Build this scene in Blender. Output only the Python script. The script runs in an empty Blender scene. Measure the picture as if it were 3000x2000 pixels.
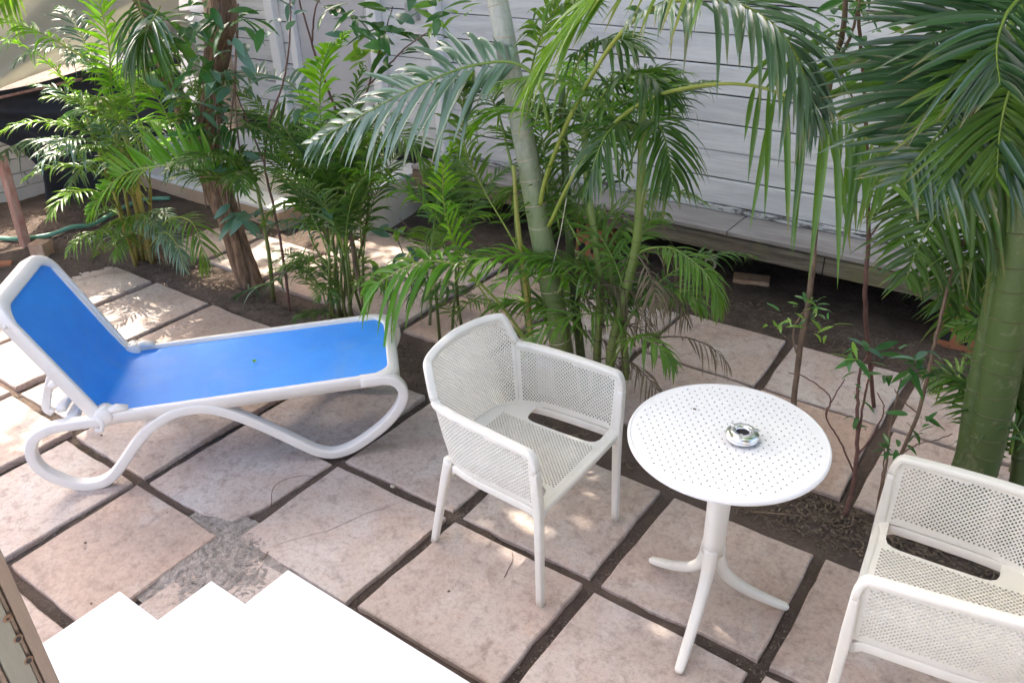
import bpy, bmesh, math, random
import numpy as np
from mathutils import Vector, Matrix, geometry

R = math.radians
rng = np.random.default_rng(7)
random.seed(7)
scene = bpy.context.scene
COL = scene.collection

# ------------------------------------------------------------------ camera
# World axes follow the paving: +X along the cabin wall, +Y towards the cabin,
# the photographer's eye at (0, 0, 2.24).
W_PX, F_PX, CAM_H = 3000.0, 2384.1, 2.2431
PITCH, ROLL, YAW = R(29.4), R(-1.62), R(36.49)
_A = np.array([[math.cos(YAW), -math.sin(YAW), 0], [math.sin(YAW), math.cos(YAW), 0], [0, 0, 1]])
_F = _A @ np.array([0, math.cos(PITCH), -math.sin(PITCH)])
_r = np.array([1.0, 0, 0]); _u = np.array([0, math.sin(PITCH), math.cos(PITCH)])
_R = _A @ (math.cos(ROLL) * _r + math.sin(ROLL) * _u)
_U = _A @ (-math.sin(ROLL) * _r + math.cos(ROLL) * _u)
CAM = np.array([0, 0, CAM_H])
cam_data = bpy.data.cameras.new('camera')
cam_data.sensor_width = 36.0
cam_data.lens = F_PX / W_PX * 36.0
cam_data.clip_start = 0.05
cam_data.clip_end = 500
cam = bpy.data.objects.new('camera', cam_data)
COL.objects.link(cam)
cam.matrix_world = Matrix(((_R[0], _U[0], -_F[0], 0), (_R[1], _U[1], -_F[1], 0),
                           (_R[2], _U[2], -_F[2], CAM_H), (0, 0, 0, 1)))
scene.camera = cam

# ------------------------------------------------------------------ light
SUN_EL, SUN_AZ = R(51), R(-76)          # azimuth measured from +Y towards +X
world = bpy.data.worlds.new('World')
scene.world = world
world.use_nodes = True
wn = world.node_tree
sky = wn.nodes.new('ShaderNodeTexSky')
sky.sky_type = 'NISHITA'
sky.sun_disc = False
sky.sun_elevation = SUN_EL
sky.sun_rotation = SUN_AZ
sky.air_density = 0.65
sky.dust_density = 6.0
sky.ozone_density = 0.3
wn.links.new(sky.outputs[0], wn.nodes['Background'].inputs[0])
wn.nodes['Background'].inputs[1].default_value = 0.15
sun_d = bpy.data.lights.new('sun', 'SUN')
sun_d.energy = 2.2
sun_d.angle = R(0.55)
sun_d.color = (1.0, 0.93, 0.82)
sun = bpy.data.objects.new('sun', sun_d)
COL.objects.link(sun)
sdir = Vector((math.sin(SUN_AZ) * math.cos(SUN_EL), math.cos(SUN_AZ) * math.cos(SUN_EL), math.sin(SUN_EL)))
sun.rotation_euler = sdir.to_track_quat('Z', 'Y').to_euler()
sun.location = sdir * 20
scene.view_settings.view_transform = 'Standard'
scene.view_settings.look = 'None'
scene.view_settings.exposure = 2.65
scene.view_settings.gamma = 1.0
scene.view_settings.use_white_balance = True          # the camera's own balance for open shade
scene.view_settings.white_balance_temperature = 6780
scene.view_settings.white_balance_tint = 12
scene.cycles.use_denoising = True
scene.cycles.max_bounces = 7
scene.cycles.diffuse_bounces = 4
scene.cycles.transmission_bounces = 6
scene.cycles.transparent_max_bounces = 6
scene.cycles.caustics_reflective = False
scene.cycles.caustics_refractive = False


# ------------------------------------------------------------------ pixel helpers (3000 x 2000 photograph)
def ray(px, py):
    return _F + _R * (px - 1500) / F_PX + _U * (1000 - py) / F_PX


def onz(px, py, z=0.0):                   # pixel -> point on the horizontal plane z
    d = ray(px, py)
    return CAM + d * ((z - CAM_H) / d[2])


def ony(px, py, y):                       # pixel -> point on the vertical plane y
    d = ray(px, py)
    return CAM + d * (y / d[1])


def onx(px, py, x):
    d = ray(px, py)
    return CAM + d * (x / d[0])


K = 3000 / 2352.0


def D(dx, dy, y):                          # the same from the 2352 px wide view
    return ony(dx * K, dy * K, y)


# ------------------------------------------------------------------ materials
def newmat(name):
    m = bpy.data.materials.new(name)
    m.use_nodes = True
    nt = m.node_tree
    return m, nt, nt.nodes['Principled BSDF'], nt.nodes, nt.links


def N(nodes, kind, **kw):
    n = nodes.new('ShaderNode' + kind)
    for k, v in kw.items():
        setattr(n, k, v)
    return n


def ramp(nodes, links, src, stops):
    r = nodes.new('ShaderNodeValToRGB')
    e = r.color_ramp.elements
    while len(e) < len(stops):
        e.new(0.5)
    for i, (p, c) in enumerate(stops):
        e[i].position = p
        e[i].color = (c[0], c[1], c[2], 1) if not isinstance(c, (int, float)) else (c, c, c, 1)
    links.new(src, r.inputs[0])
    return r.outputs[0]


def noise(nodes, links, scale, detail=6, rough=0.6, vec=None, dist=0.0):
    n = nodes.new('ShaderNodeTexNoise')
    n.inputs['Scale'].default_value = scale
    n.inputs['Detail'].default_value = detail
    n.inputs['Roughness'].default_value = rough
    n.inputs['Distortion'].default_value = dist
    if vec is not None:
        links.new(vec, n.inputs['Vector'])
    return n.outputs[0]


def mixc(nodes, links, fac, a, b, mode='MIX'):
    m = nodes.new('ShaderNodeMix')
    m.data_type = 'RGBA'
    m.blend_type = mode
    for sock, v in ((m.inputs[0], fac), (m.inputs[6], a), (m.inputs[7], b)):
        if hasattr(v, 'is_linked'):
            links.new(v, sock)
        elif isinstance(v, (int, float)):
            sock.default_value = v
        else:
            sock.default_value = (v[0], v[1], v[2], 1)
    return m.outputs[2]


def bump(nodes, links, h, strength, dist, bsdf):
    b = nodes.new('ShaderNodeBump')
    b.inputs['Strength'].default_value = strength
    b.inputs['Distance'].default_value = dist
    links.new(h, b.inputs['Height'])
    links.new(b.outputs[0], bsdf.inputs['Normal'])


def worldpos(nodes):
    return nodes.new('ShaderNodeNewGeometry').outputs['Position']


def simple(name, c1, c2, scale=8, rough=0.6, bstr=0.15, bdist=0.002, bscale=60, obj=True, stretch=None, rrange=None):
    m, nt, b, n, l = newmat(name)
    tc = n.new('ShaderNodeTexCoord')
    v = tc.outputs['Object']
    if stretch:
        mp = n.new('ShaderNodeMapping')
        mp.inputs['Scale'].default_value = stretch
        l.new(v, mp.inputs[0])
        v = mp.outputs[0]
    f = noise(n, l, scale, 8, 0.65, v)
    c = ramp(n, l, f, [(0.32, c1), (0.68, c2)])
    l.new(c, b.inputs['Base Color'])
    b.inputs['Roughness'].default_value = rough
    bump(n, l, noise(n, l, bscale, 5, 0.6, v), bstr, bdist, b)
    return m


def leafmat(name, dark, light, trans, rough=0.33, tfac=0.3, yellow=None):
    m, nt, b, n, l = newmat(name)
    at = n.new('ShaderNodeAttribute')
    at.attribute_name = 'rnd'
    oi = n.new('ShaderNodeObjectInfo')
    ad = N(n, 'Math', operation='ADD')
    l.new(at.outputs['Fac'], ad.inputs[0])
    l.new(oi.outputs['Random'], ad.inputs[1])
    fr = N(n, 'Math', operation='FRACT')
    l.new(ad.outputs[0], fr.inputs[0])
    nz = noise(n, l, 14, 4, 0.6, worldpos(n))
    mx = N(n, 'Math', operation='MULTIPLY_ADD')
    l.new(nz, mx.inputs[0])
    mx.inputs[1].default_value = 0.7
    l.new(fr.outputs[0], mx.inputs[2])
    sc_ = N(n, 'Math', operation='MULTIPLY')
    l.new(mx.outputs[0], sc_.inputs[0])
    sc_.inputs[1].default_value = 0.62
    stops = [(0.15, dark), (0.75, light)]
    if yellow:
        stops.append((0.97, yellow))
    c = ramp(n, l, sc_.outputs[0], stops)
    tp = n.new('ShaderNodeAttribute'); tp.attribute_name = 'tip'
    thr = N(n, 'Math', operation='GREATER_THAN'); l.new(fr.outputs[0], thr.inputs[0]); thr.inputs[1].default_value = 0.62
    tm_ = N(n, 'Math', operation='MULTIPLY'); l.new(thr.outputs[0], tm_.inputs[0]); l.new(ramp(n, l, tp.outputs['Fac'], [(0.72, 0.0), (0.97, 0.85)]), tm_.inputs[1])
    c = mixc(n, l, tm_.outputs[0], c, (0.26, 0.20, 0.07))
    l.new(c, b.inputs['Base Color'])
    b.inputs['Roughness'].default_value = rough
    b.inputs['IOR'].default_value = 1.5
    tr = n.new('ShaderNodeBsdfTranslucent')
    tcol = mixc(n, l, 0.6, c, trans)
    l.new(tcol, tr.inputs[0])
    ms = n.new('ShaderNodeMixShader')
    ms.inputs[0].default_value = tfac
    l.new(b.outputs[0], ms.inputs[1])
    l.new(tr.outputs[0], ms.inputs[2])
    l.new(ms.outputs[0], n['Material Output'].inputs['Surface'])
    return m


MAT = {}
# --- ground
m, nt, b, n, l = newmat('soil')
p = worldpos(n)
big = noise(n, l, 1.1, 5, 0.6, p)
mid = noise(n, l, 9, 8, 0.7, p)
fine = noise(n, l, 70, 6, 0.75, p)
c = ramp(n, l, mid, [(0.3, (0.070, 0.054, 0.044)), (0.55, (0.130, 0.100, 0.082)), (0.75, (0.215, 0.17, 0.14))])
c = mixc(n, l, ramp(n, l, big, [(0.4, 0.0), (0.65, 0.75)]), c, (0.215, 0.158, 0.128))
c = mixc(n, l, ramp(n, l, fine, [(0.62, 0.0), (0.78, 0.55)]), c, (0.27, 0.22, 0.17))
l.new(c, b.inputs['Base Color'])
b.inputs['Roughness'].default_value = 0.95
b.inputs['Specular IOR Level'].default_value = 0.15
hs_ = N(n, 'Math', operation='MULTIPLY_ADD'); l.new(mid, hs_.inputs[0]); hs_.inputs[1].default_value = 1.5; l.new(fine, hs_.inputs[2])
bump(n, l, hs_.outputs[0], 1.0, 0.018, b)
MAT['soil'] = m

# --- paving slab
m, nt, b, n, l = newmat('slab_stone')
p = worldpos(n)
oi = n.new('ShaderNodeObjectInfo')
base = ramp(n, l, oi.outputs['Random'], [(0.0, (0.53, 0.475, 0.435)), (0.35, (0.50, 0.41, 0.355)), (0.7, (0.52, 0.455, 0.41)), (1.0, (0.455, 0.345, 0.28))])
n1 = noise(n, l, 3.2, 8, 0.68, p, 0.6)
n2 = noise(n, l, 17, 8, 0.7, p, 0.3)
n3 = noise(n, l, 110, 4, 0.7, p)
c = mixc(n, l, ramp(n, l, n1, [(0.36, 0.55), (0.60, 0.0)]), base, (0.41, 0.285, 0.22))
c = mixc(n, l, ramp(n, l, n1, [(0.56, 0.0), (0.74, 0.75)]), c, (0.55, 0.52, 0.485))
c = mixc(n, l, ramp(n, l, n2, [(0.30, 0.75), (0.49, 0.0)]), c, (0.27, 0.205, 0.17))
c = mixc(n, l, ramp(n, l, n3, [(0.66, 0.0), (0.75, 0.55)]), c, (0.20, 0.16, 0.14))
n4 = noise(n, l, 1.7, 9, 0.74, p, 1.6)
c = mixc(n, l, ramp(n, l, n4, [(0.57, 0.0), (0.66, 0.42)]), c, (0.24, 0.18, 0.15))
vor = n.new('ShaderNodeTexVoronoi')
vor.inputs['Scale'].default_value = 7.5
l.new(p, vor.inputs['Vector'])
c = mixc(n, l, ramp(n, l, vor.outputs['Distance'], [(0.02, 0.65), (0.05, 0.0)]), c, (0.10, 0.085, 0.075))
n5 = noise(n, l, 52, 9, 0.8, p, 0.2)
c = mixc(n, l, 1.0, c, ramp(n, l, n5, [(0.30, (0.66, 0.64, 0.62)), (0.50, (1.0, 1.0, 1.0)), (0.72, (1.14, 1.13, 1.12))]), 'MULTIPLY')
n6 = noise(n, l, 24, 7, 0.75, p, 0.8)
c = mixc(n, l, ramp(n, l, n6, [(0.66, 0.0), (0.71, 0.6)]), c, (0.17, 0.14, 0.12))
l.new(c, b.inputs['Base Color'])
b.inputs['Roughness'].default_value = 0.72
b.inputs['Specular IOR Level'].default_value = 0.3
h = N(n, 'Math', operation='MULTIPLY_ADD')
l.new(n2, h.inputs[0]); h.inputs[1].default_value = 2.0; l.new(n3, h.inputs[2])
bump(n, l, h.outputs[0], 0.45, 0.004, b)
MAT['slab'] = m

MAT['plastic'] = simple('cream_white_plastic', (0.75, 0.725, 0.645), (0.81, 0.79, 0.72), 5, 0.42, 0.06, 0.001, 200)
MAT['table_white'] = simple('white_table_plastic', (0.80, 0.80, 0.79), (0.84, 0.84, 0.83), 4, 0.38, 0.05, 0.001, 200)
MAT['lounger_white'] = simple('lounger_resin', (0.77, 0.735, 0.665), (0.83, 0.80, 0.745), 3.5, 0.42, 0.08, 0.001, 120)
# dirt towards scuffed places of the lounger
m = MAT['lounger_white']; nt = m.node_tree; n = nt.nodes; l = nt.links; b = n['Principled BSDF']
old = b.inputs['Base Color'].links[0].from_socket
c = mixc(n, l, ramp(n, l, noise(n, l, 2.3, 8, 0.7, worldpos(n), 1.0), [(0.58, 0.0), (0.78, 0.45)]), old, (0.50, 0.38, 0.26))
l.new(c, b.inputs['Base Color'])
for _k, _a, _g in (('plastic', 0.40, (0.46, 0.42, 0.33)), ('table_white', 0.22, (0.55, 0.53, 0.47))):
    m = MAT[_k]; nt = m.node_tree; n = nt.nodes; l = nt.links; b = n['Principled BSDF']
    old = b.inputs['Base Color'].links[0].from_socket
    c = mixc(n, l, ramp(n, l, noise(n, l, 4.5, 9, 0.75, worldpos(n), 1.2), [(0.56, 0.0), (0.76, _a)]), old, _g)
    c = mixc(n, l, ramp(n, l, noise(n, l, 60, 5, 0.7, worldpos(n)), [(0.66, 0.0), (0.76, _a)]), c, (0.34, 0.30, 0.24))
    l.new(c, b.inputs['Base Color'])
    l.new(ramp(n, l, noise(n, l, 9, 6, 0.7, worldpos(n)), [(0.35, 0.34), (0.7, 0.55)]), b.inputs['Roughness'])
MAT['grit'] = simple('joint_grit_stone', (0.10, 0.082, 0.068), (0.25, 0.215, 0.185), 40, 0.95)
MAT['dust'] = simple('grey_dust', (0.22, 0.185, 0.16), (0.44, 0.39, 0.345), 34, 0.95, 0.9, 0.012, 90)
MAT['grey_plastic'] = simple('grey_plastic', (0.33, 0.33, 0.33), (0.40, 0.40, 0.39), 6, 0.5)
# --- blue sling fabric
m, nt, b, n, l = newmat('blue_sling_fabric')
tc = n.new('ShaderNodeTexCoord')
w1 = n.new('ShaderNodeTexWave'); w1.inputs['Scale'].default_value = 160; w1.bands_direction = 'X'; l.new(tc.outputs['Object'], w1.inputs[0])
w2 = n.new('ShaderNodeTexWave'); w2.inputs['Scale'].default_value = 160; w2.bands_direction = 'Y'; l.new(tc.outputs['Object'], w2.inputs[0])
wv = N(n, 'Math', operation='MULTIPLY'); l.new(w1.outputs[1], wv.inputs[0]); l.new(w2.outputs[1], wv.inputs[1])
c = ramp(n, l, noise(n, l, 4, 7, 0.65, tc.outputs['Object']), [(0.3, (0.002, 0.235, 0.78)), (0.7, (0.006, 0.300, 0.90))])
dust = ramp(n, l, noise(n, l, 3.0, 8, 0.72, tc.outputs['Object'], 0.8), [(0.50, 0.0), (0.8, 0.45)])
c = mixc(n, l, dust, c, (0.22, 0.36, 0.62))
st_ = ramp(n, l, noise(n, l, 26, 6, 0.75, tc.outputs['Object'], 0.3), [(0.62, 0.0), (0.74, 0.5)])
c = mixc(n, l, st_, c, (0.05, 0.12, 0.34))
l.new(c, b.inputs['Base Color'])
b.inputs['Roughness'].default_value = 0.42
b.inputs['Specular IOR Level'].default_value = 0.5
b.inputs['Sheen Weight'].default_value = 0.25
b.inputs['Sheen Tint'].default_value = (0.5, 0.75, 1.0, 1)
hh_ = N(n, 'Math', operation='MULTIPLY_ADD'); l.new(noise(n, l, 5, 4, 0.5, tc.outputs['Object'], 0.6), hh_.inputs[0]); hh_.inputs[1].default_value = 9.0; l.new(wv.outputs[0], hh_.inputs[2])
bump(n, l, hh_.outputs[0], 0.25, 0.0016, b)
MAT['blue'] = m

m, nt, b, n, l = newmat('chrome')
b.inputs['Metallic'].default_value = 1.0
b.inputs['Base Color'].default_value = (0.82, 0.83, 0.84, 1)
b.inputs['Roughness'].default_value = 0.24
MAT['chrome'] = m
MAT['black'] = simple('matte_black', (0.012, 0.012, 0.013), (0.022, 0.022, 0.024), 12, 0.8)
MAT['white_paint'] = simple('white_stair_paint', (0.90, 0.90, 0.90), (0.92, 0.92, 0.92), 3, 0.55, 0.05, 0.001, 90)

# --- cabin boards: worn white paint
m, nt, b, n, l = newmat('white_board_paint')
tc = n.new('ShaderNodeTexCoord')
oi = n.new('ShaderNodeObjectInfo')
mp = n.new('ShaderNodeMapping'); mp.inputs['Scale'].default_value = (0.6, 6, 7)
l.new(worldpos(n), mp.inputs[0])
g1 = noise(n, l, 2.0, 8, 0.7, mp.outputs[0], 0.5)
g2 = noise(n, l, 2.2, 8, 0.7, worldpos(n), 0.4)
c = ramp(n, l, oi.outputs['Random'], [(0, (0.68, 0.68, 0.67)), (1, (0.76, 0.76, 0.745))])
c = mixc(n, l, ramp(n, l, g1, [(0.38, 0.55), (0.56, 0.0)]), c, (0.46, 0.46, 0.455))
c = mixc(n, l, ramp(n, l, g2, [(0.60, 0.0), (0.76, 0.45)]), c, (0.36, 0.365, 0.355))
c = mixc(n, l, ramp(n, l, noise(n, l, 45, 6, 0.75, worldpos(n)), [(0.68, 0.0), (0.74, 0.7)]), c, (0.22, 0.21, 0.20))
l.new(c, b.inputs['Base Color'])
b.inputs['Roughness'].default_value = 0.55
bump(n, l, g1, 0.12, 0.003, b)
MAT['board'] = m
# --- flaking trim
m, nt, b, n, l = newmat('flaking_trim_paint')
mp = n.new('ShaderNodeMapping'); mp.inputs['Scale'].default_value = (1.0, 4, 5)
l.new(worldpos(n), mp.inputs[0])
g1 = noise(n, l, 5.0, 9, 0.75, mp.outputs[0], 0.8)
c = ramp(n, l, g1, [(0.42, (0.62, 0.63, 0.62)), (0.52, (0.52, 0.52, 0.50)), (0.56, (0.07, 0.065, 0.06)), (0.75, (0.16, 0.14, 0.12))])
l.new(c, b.inputs['Base Color']); b.inputs['Roughness'].default_value = 0.75
bump(n, l, g1, 0.4, 0.004, b)
MAT['trim'] = m
# --- weathered timber
m, nt, b, n, l = newmat('weathered_timber')
mp = n.new('ShaderNodeMapping'); mp.inputs['Scale'].default_value = (0.8, 6, 9)
l.new(worldpos(n), mp.inputs[0])
g1 = noise(n, l, 3.5, 9, 0.72, mp.outputs[0], 0.7)
g2 = noise(n, l, 1.6, 6, 0.65, worldpos(n), 0.5)
c = ramp(n, l, g1, [(0.30, (0.035, 0.03, 0.027)), (0.47, (0.12, 0.10, 0.078)), (0.62, (0.22, 0.195, 0.155)), (0.8, (0.34, 0.32, 0.27))])
c = mixc(n, l, ramp(n, l, g2, [(0.5, 0.0), (0.68, 0.6)]), c, (0.22, 0.21, 0.09))
c = mixc(n, l, ramp(n, l, g2, [(0.33, 0.55), (0.46, 0.0)]), c, (0.24, 0.13, 0.08))
l.new(c, b.inputs['Base Color']); b.inputs['Roughness'].default_value = 0.85
bump(n, l, g1, 0.5, 0.005, b)
MAT['timber'] = m
MAT['ledge'] = simple('worn_deck_board', (0.24, 0.215, 0.20), (0.38, 0.355, 0.335), 3, 0.8, 0.3, 0.003, 40, stretch=(1, 5, 5))
MAT['cream_render'] = simple('cream_render', (0.58, 0.52, 0.40), (0.68, 0.63, 0.52), 3, 0.8, 0.3, 0.003, 50)
MAT['tan_render'] = simple('tan_riser', (0.46, 0.32, 0.21), (0.56, 0.41, 0.29), 4, 0.8, 0.3, 0.003, 50)
MAT['white_trim'] = simple('white_post_paint', (0.78, 0.78, 0.77), (0.84, 0.84, 0.83), 3, 0.5, 0.1, 0.001, 60)
MAT['grey_door'] = simple('grey_door_paint', (0.47, 0.46, 0.47), (0.53, 0.52, 0.53), 2, 0.6, 0.1, 0.001, 60)
MAT['terracotta'] = simple('terracotta', (0.36, 0.13, 0.06), (0.46, 0.19, 0.10), 9, 0.85, 0.4, 0.004, 60)
MAT['brickbit'] = simple('brick_fragment', (0.42, 0.24, 0.14), (0.58, 0.42, 0.30), 11, 0.85, 0.4, 0.004, 60)
MAT['redpost'] = simple('red_oxide_timber', (0.36, 0.14, 0.085), (0.52, 0.34, 0.26), 7, 0.75, 0.3, 0.003, 40, stretch=(4, 4, 1))
MAT['jamb'] = simple('jamb_paint', (0.15, 0.145, 0.115), (0.22, 0.22, 0.175), 6, 0.55, 0.2, 0.002, 50, stretch=(3, 3, 0.5))
MAT['jamb_edge'] = simple('jamb_edge_timber', (0.15, 0.11, 0.08), (0.24, 0.185, 0.14), 7, 0.6, 0.3, 0.002, 40, stretch=(4, 4, 0.4))
MAT['rust'] = simple('rust', (0.16, 0.085, 0.045), (0.22, 0.15, 0.095), 160, 0.9)
MAT['hose'] = simple('green_hose', (0.10, 0.30, 0.19), (0.17, 0.40, 0.28), 20, 0.5)
MAT['blockwall'] = simple('white_block', (0.56, 0.55, 0.52), (0.70, 0.69, 0.66), 5, 0.85, 0.3, 0.003, 50)


def cloth(name, c1, c2, rough, tr):
    m, nt, b, n, l = newmat(name)
    p = worldpos(n)
    c = ramp(n, l, noise(n, l, 2.4, 8, 0.65, p, 0.5), [(0.3, c1), (0.7, c2)])
    l.new(c, b.inputs['Base Color'])
    b.inputs['Roughness'].default_value = rough
    bump(n, l, noise(n, l, 6, 5, 0.5, p, 0.6), 0.25, 0.02, b)
    if tr:
        t = n.new('ShaderNodeBsdfTranslucent'); l.new(c, t.inputs[0])
        ms = n.new('ShaderNodeMixShader'); ms.inputs[0].default_value = tr
        l.new(b.outputs[0], ms.inputs[1]); l.new(t.outputs[0], ms.inputs[2])
        l.new(ms.outputs[0], n['Material Output'].inputs['Surface'])
    return m


MAT['tarp'] = cloth('olive_beige_tarp', (0.43, 0.43, 0.37), (0.54, 0.535, 0.47), 0.7, 0.4)
MAT['netting'] = cloth('black_shade_netting', (0.020, 0.021, 0.026), (0.042, 0.043, 0.050), 0.65, 0.0)

# --- plants
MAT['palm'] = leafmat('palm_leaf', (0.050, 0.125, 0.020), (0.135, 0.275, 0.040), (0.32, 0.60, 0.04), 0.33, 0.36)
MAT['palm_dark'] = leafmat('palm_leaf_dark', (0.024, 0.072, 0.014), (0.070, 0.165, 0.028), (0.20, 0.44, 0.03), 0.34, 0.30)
MAT['palm_bright'] = leafmat('palm_leaf_bright', (0.075, 0.23, 0.015), (0.15, 0.37, 0.025), (0.34, 0.75, 0.03), 0.36, 0.5, (0.32, 0.36, 0.05))  # brighter copy of the palm leaf, sun through the blade put into its colour
MAT['palm_sheen'] = leafmat('palm_leaf_sheen', (0.090, 0.170, 0.098), (0.180, 0.290, 0.175), (0.14, 0.38, 0.05), 0.28, 0.16)  # glossy leaf, base colour paled to carry the silver sky reflection
MAT['palm_deep'] = leafmat('palm_leaf_deep', (0.018, 0.060, 0.026), (0.044, 0.118, 0.048), (0.12, 0.34, 0.05), 0.28, 0.2)
for _k in ('palm_sheen', 'palm_deep'):
    _b = MAT[_k].node_tree.nodes['Principled BSDF']
    _b.inputs['Specular IOR Level'].default_value = 0.85
    _b.inputs['Coat Weight'].default_value = 0.35
    _b.inputs['Coat Roughness'].default_value = 0.22
MAT['palm_dry'] = leafmat('palm_leaf_dry', (0.10, 0.075, 0.045), (0.24, 0.19, 0.12), (0.3, 0.24, 0.1), 0.7, 0.15)
MAT['broad'] = leafmat('broad_leaf', (0.020, 0.085, 0.026), (0.070, 0.20, 0.055), (0.2, 0.5, 0.04), 0.25, 0.25)
MAT['broad_lime'] = leafmat('broad_leaf_lime', (0.10, 0.26, 0.03), (0.22, 0.42, 0.05), (0.4, 0.7, 0.05), 0.3, 0.4)
MAT['broad_teal'] = leafmat('broad_leaf_waxy', (0.055, 0.14, 0.085), (0.14, 0.27, 0.18), (0.15, 0.4, 0.1), 0.28, 0.2)
MAT['crown_leaf'] = leafmat('crown_leaf', (0.03, 0.10, 0.02), (0.07, 0.18, 0.035), (0.25, 0.5, 0.05), 0.4, 0.35)
MAT['rachis'] = simple('rachis_green', (0.10, 0.20, 0.03), (0.22, 0.32, 0.05), 6, 0.4)
MAT['rachis_yellow'] = simple('rachis_yellow', (0.18, 0.25, 0.035), (0.30, 0.35, 0.06), 6, 0.4)
MAT['bark'] = simple('brown_bark', (0.10, 0.058, 0.036), (0.36, 0.23, 0.14), 11, 0.9, 1.0, 0.02, 26, stretch=(3, 3, 0.6))
MAT['twig'] = simple('twig_bark', (0.12, 0.08, 0.055), (0.26, 0.18, 0.12), 14, 0.85, 0.5, 0.003, 60)
MAT['twig_red'] = simple('red_twig', (0.10, 0.045, 0.035), (0.19, 0.10, 0.075), 14, 0.8)
MAT['litter'] = simple('dry_litter', (0.075, 0.052, 0.036), (0.20, 0.155, 0.11), 30, 0.95)
MAT['straw'] = simple('dry_straw', (0.36, 0.32, 0.24), (0.56, 0.51, 0.41), 30, 0.9)
MAT['ringscar'] = simple('ring_scar', (0.36, 0.31, 0.22), (0.50, 0.44, 0.33), 20, 0.8)
MAT['ringscar_dark'] = simple('ring_scar_dark', (0.06, 0.08, 0.025), (0.11, 0.12, 0.045), 20, 0.8)


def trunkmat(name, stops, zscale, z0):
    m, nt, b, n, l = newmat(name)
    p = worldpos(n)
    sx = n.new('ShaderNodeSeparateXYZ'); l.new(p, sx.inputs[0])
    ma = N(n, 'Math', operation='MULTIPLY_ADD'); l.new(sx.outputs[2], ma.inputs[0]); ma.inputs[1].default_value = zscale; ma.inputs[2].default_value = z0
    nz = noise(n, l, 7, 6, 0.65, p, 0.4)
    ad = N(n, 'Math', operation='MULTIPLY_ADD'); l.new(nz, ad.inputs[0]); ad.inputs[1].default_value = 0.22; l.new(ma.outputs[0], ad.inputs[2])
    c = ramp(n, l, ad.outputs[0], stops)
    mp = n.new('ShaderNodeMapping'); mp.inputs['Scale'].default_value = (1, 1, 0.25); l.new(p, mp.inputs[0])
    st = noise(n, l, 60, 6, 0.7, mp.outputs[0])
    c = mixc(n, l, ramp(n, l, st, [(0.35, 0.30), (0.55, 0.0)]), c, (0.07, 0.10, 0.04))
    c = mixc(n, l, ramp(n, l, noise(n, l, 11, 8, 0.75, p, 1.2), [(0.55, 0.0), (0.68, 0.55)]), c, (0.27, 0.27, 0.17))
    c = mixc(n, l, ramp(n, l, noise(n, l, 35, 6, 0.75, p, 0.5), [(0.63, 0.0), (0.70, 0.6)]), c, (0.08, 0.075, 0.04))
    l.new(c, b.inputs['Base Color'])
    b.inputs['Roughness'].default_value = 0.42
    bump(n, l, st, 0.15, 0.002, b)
    return m


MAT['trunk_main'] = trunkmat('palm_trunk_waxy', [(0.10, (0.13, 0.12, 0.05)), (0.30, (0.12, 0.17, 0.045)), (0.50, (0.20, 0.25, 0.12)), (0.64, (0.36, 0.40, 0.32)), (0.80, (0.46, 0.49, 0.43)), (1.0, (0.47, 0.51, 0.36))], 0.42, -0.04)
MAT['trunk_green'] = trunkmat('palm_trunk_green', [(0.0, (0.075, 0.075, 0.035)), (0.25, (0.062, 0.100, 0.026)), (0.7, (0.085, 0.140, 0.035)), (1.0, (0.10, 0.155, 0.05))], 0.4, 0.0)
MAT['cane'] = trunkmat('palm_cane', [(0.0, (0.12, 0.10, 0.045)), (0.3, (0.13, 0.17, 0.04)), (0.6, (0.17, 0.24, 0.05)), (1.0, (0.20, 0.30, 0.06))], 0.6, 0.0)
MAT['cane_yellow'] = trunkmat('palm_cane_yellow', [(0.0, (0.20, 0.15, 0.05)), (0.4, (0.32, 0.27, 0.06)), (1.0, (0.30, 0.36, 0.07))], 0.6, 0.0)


# ------------------------------------------------------------------ mesh helpers
def tag(o, label=None, cat=None, group=None, kind=None):
    for k, v in (('label', label), ('category', cat), ('group', group), ('kind', kind)):
        if v:
            o[k] = v
    return o


def empty(name, loc=(0, 0, 0), rz=0.0, label=None, cat=None, group=None):
    o = bpy.data.objects.new(name, None)
    o.empty_display_size = 0.1
    o.location = loc
    o.rotation_euler = (0, 0, rz)
    COL.objects.link(o)
    return tag(o, label, cat, group)


def link(name, me, mat=None, parent=None, world_to=None):
    o = bpy.data.objects.new(name, me)
    COL.objects.link(o)
    if mat is not None and not me.materials:
        me.materials.append(MAT[mat] if isinstance(mat, str) else mat)
    if parent is not None:
        o.parent = parent
    return o


def make_mesh(name, V, Fc, smooth=False, rnd=None, tip=None):
    me = bpy.data.meshes.new(name)
    V = V.tolist() if isinstance(V, np.ndarray) else [tuple(v) for v in V]
    Fc = Fc.tolist() if isinstance(Fc, np.ndarray) else Fc
    me.from_pydata(V, [], Fc)
    if smooth:
        me.shade_smooth()
    if rnd is not None:
        a = me.attributes.new('rnd', 'FLOAT', 'POINT')
        a.data.foreach_set('value', np.asarray(rnd, dtype=np.float32))
    if tip is not None:
        a = me.attributes.new('tip', 'FLOAT', 'POINT')
        a.data.foreach_set('value', np.asarray(tip, dtype=np.float32))
    me.update()
    return me


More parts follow.
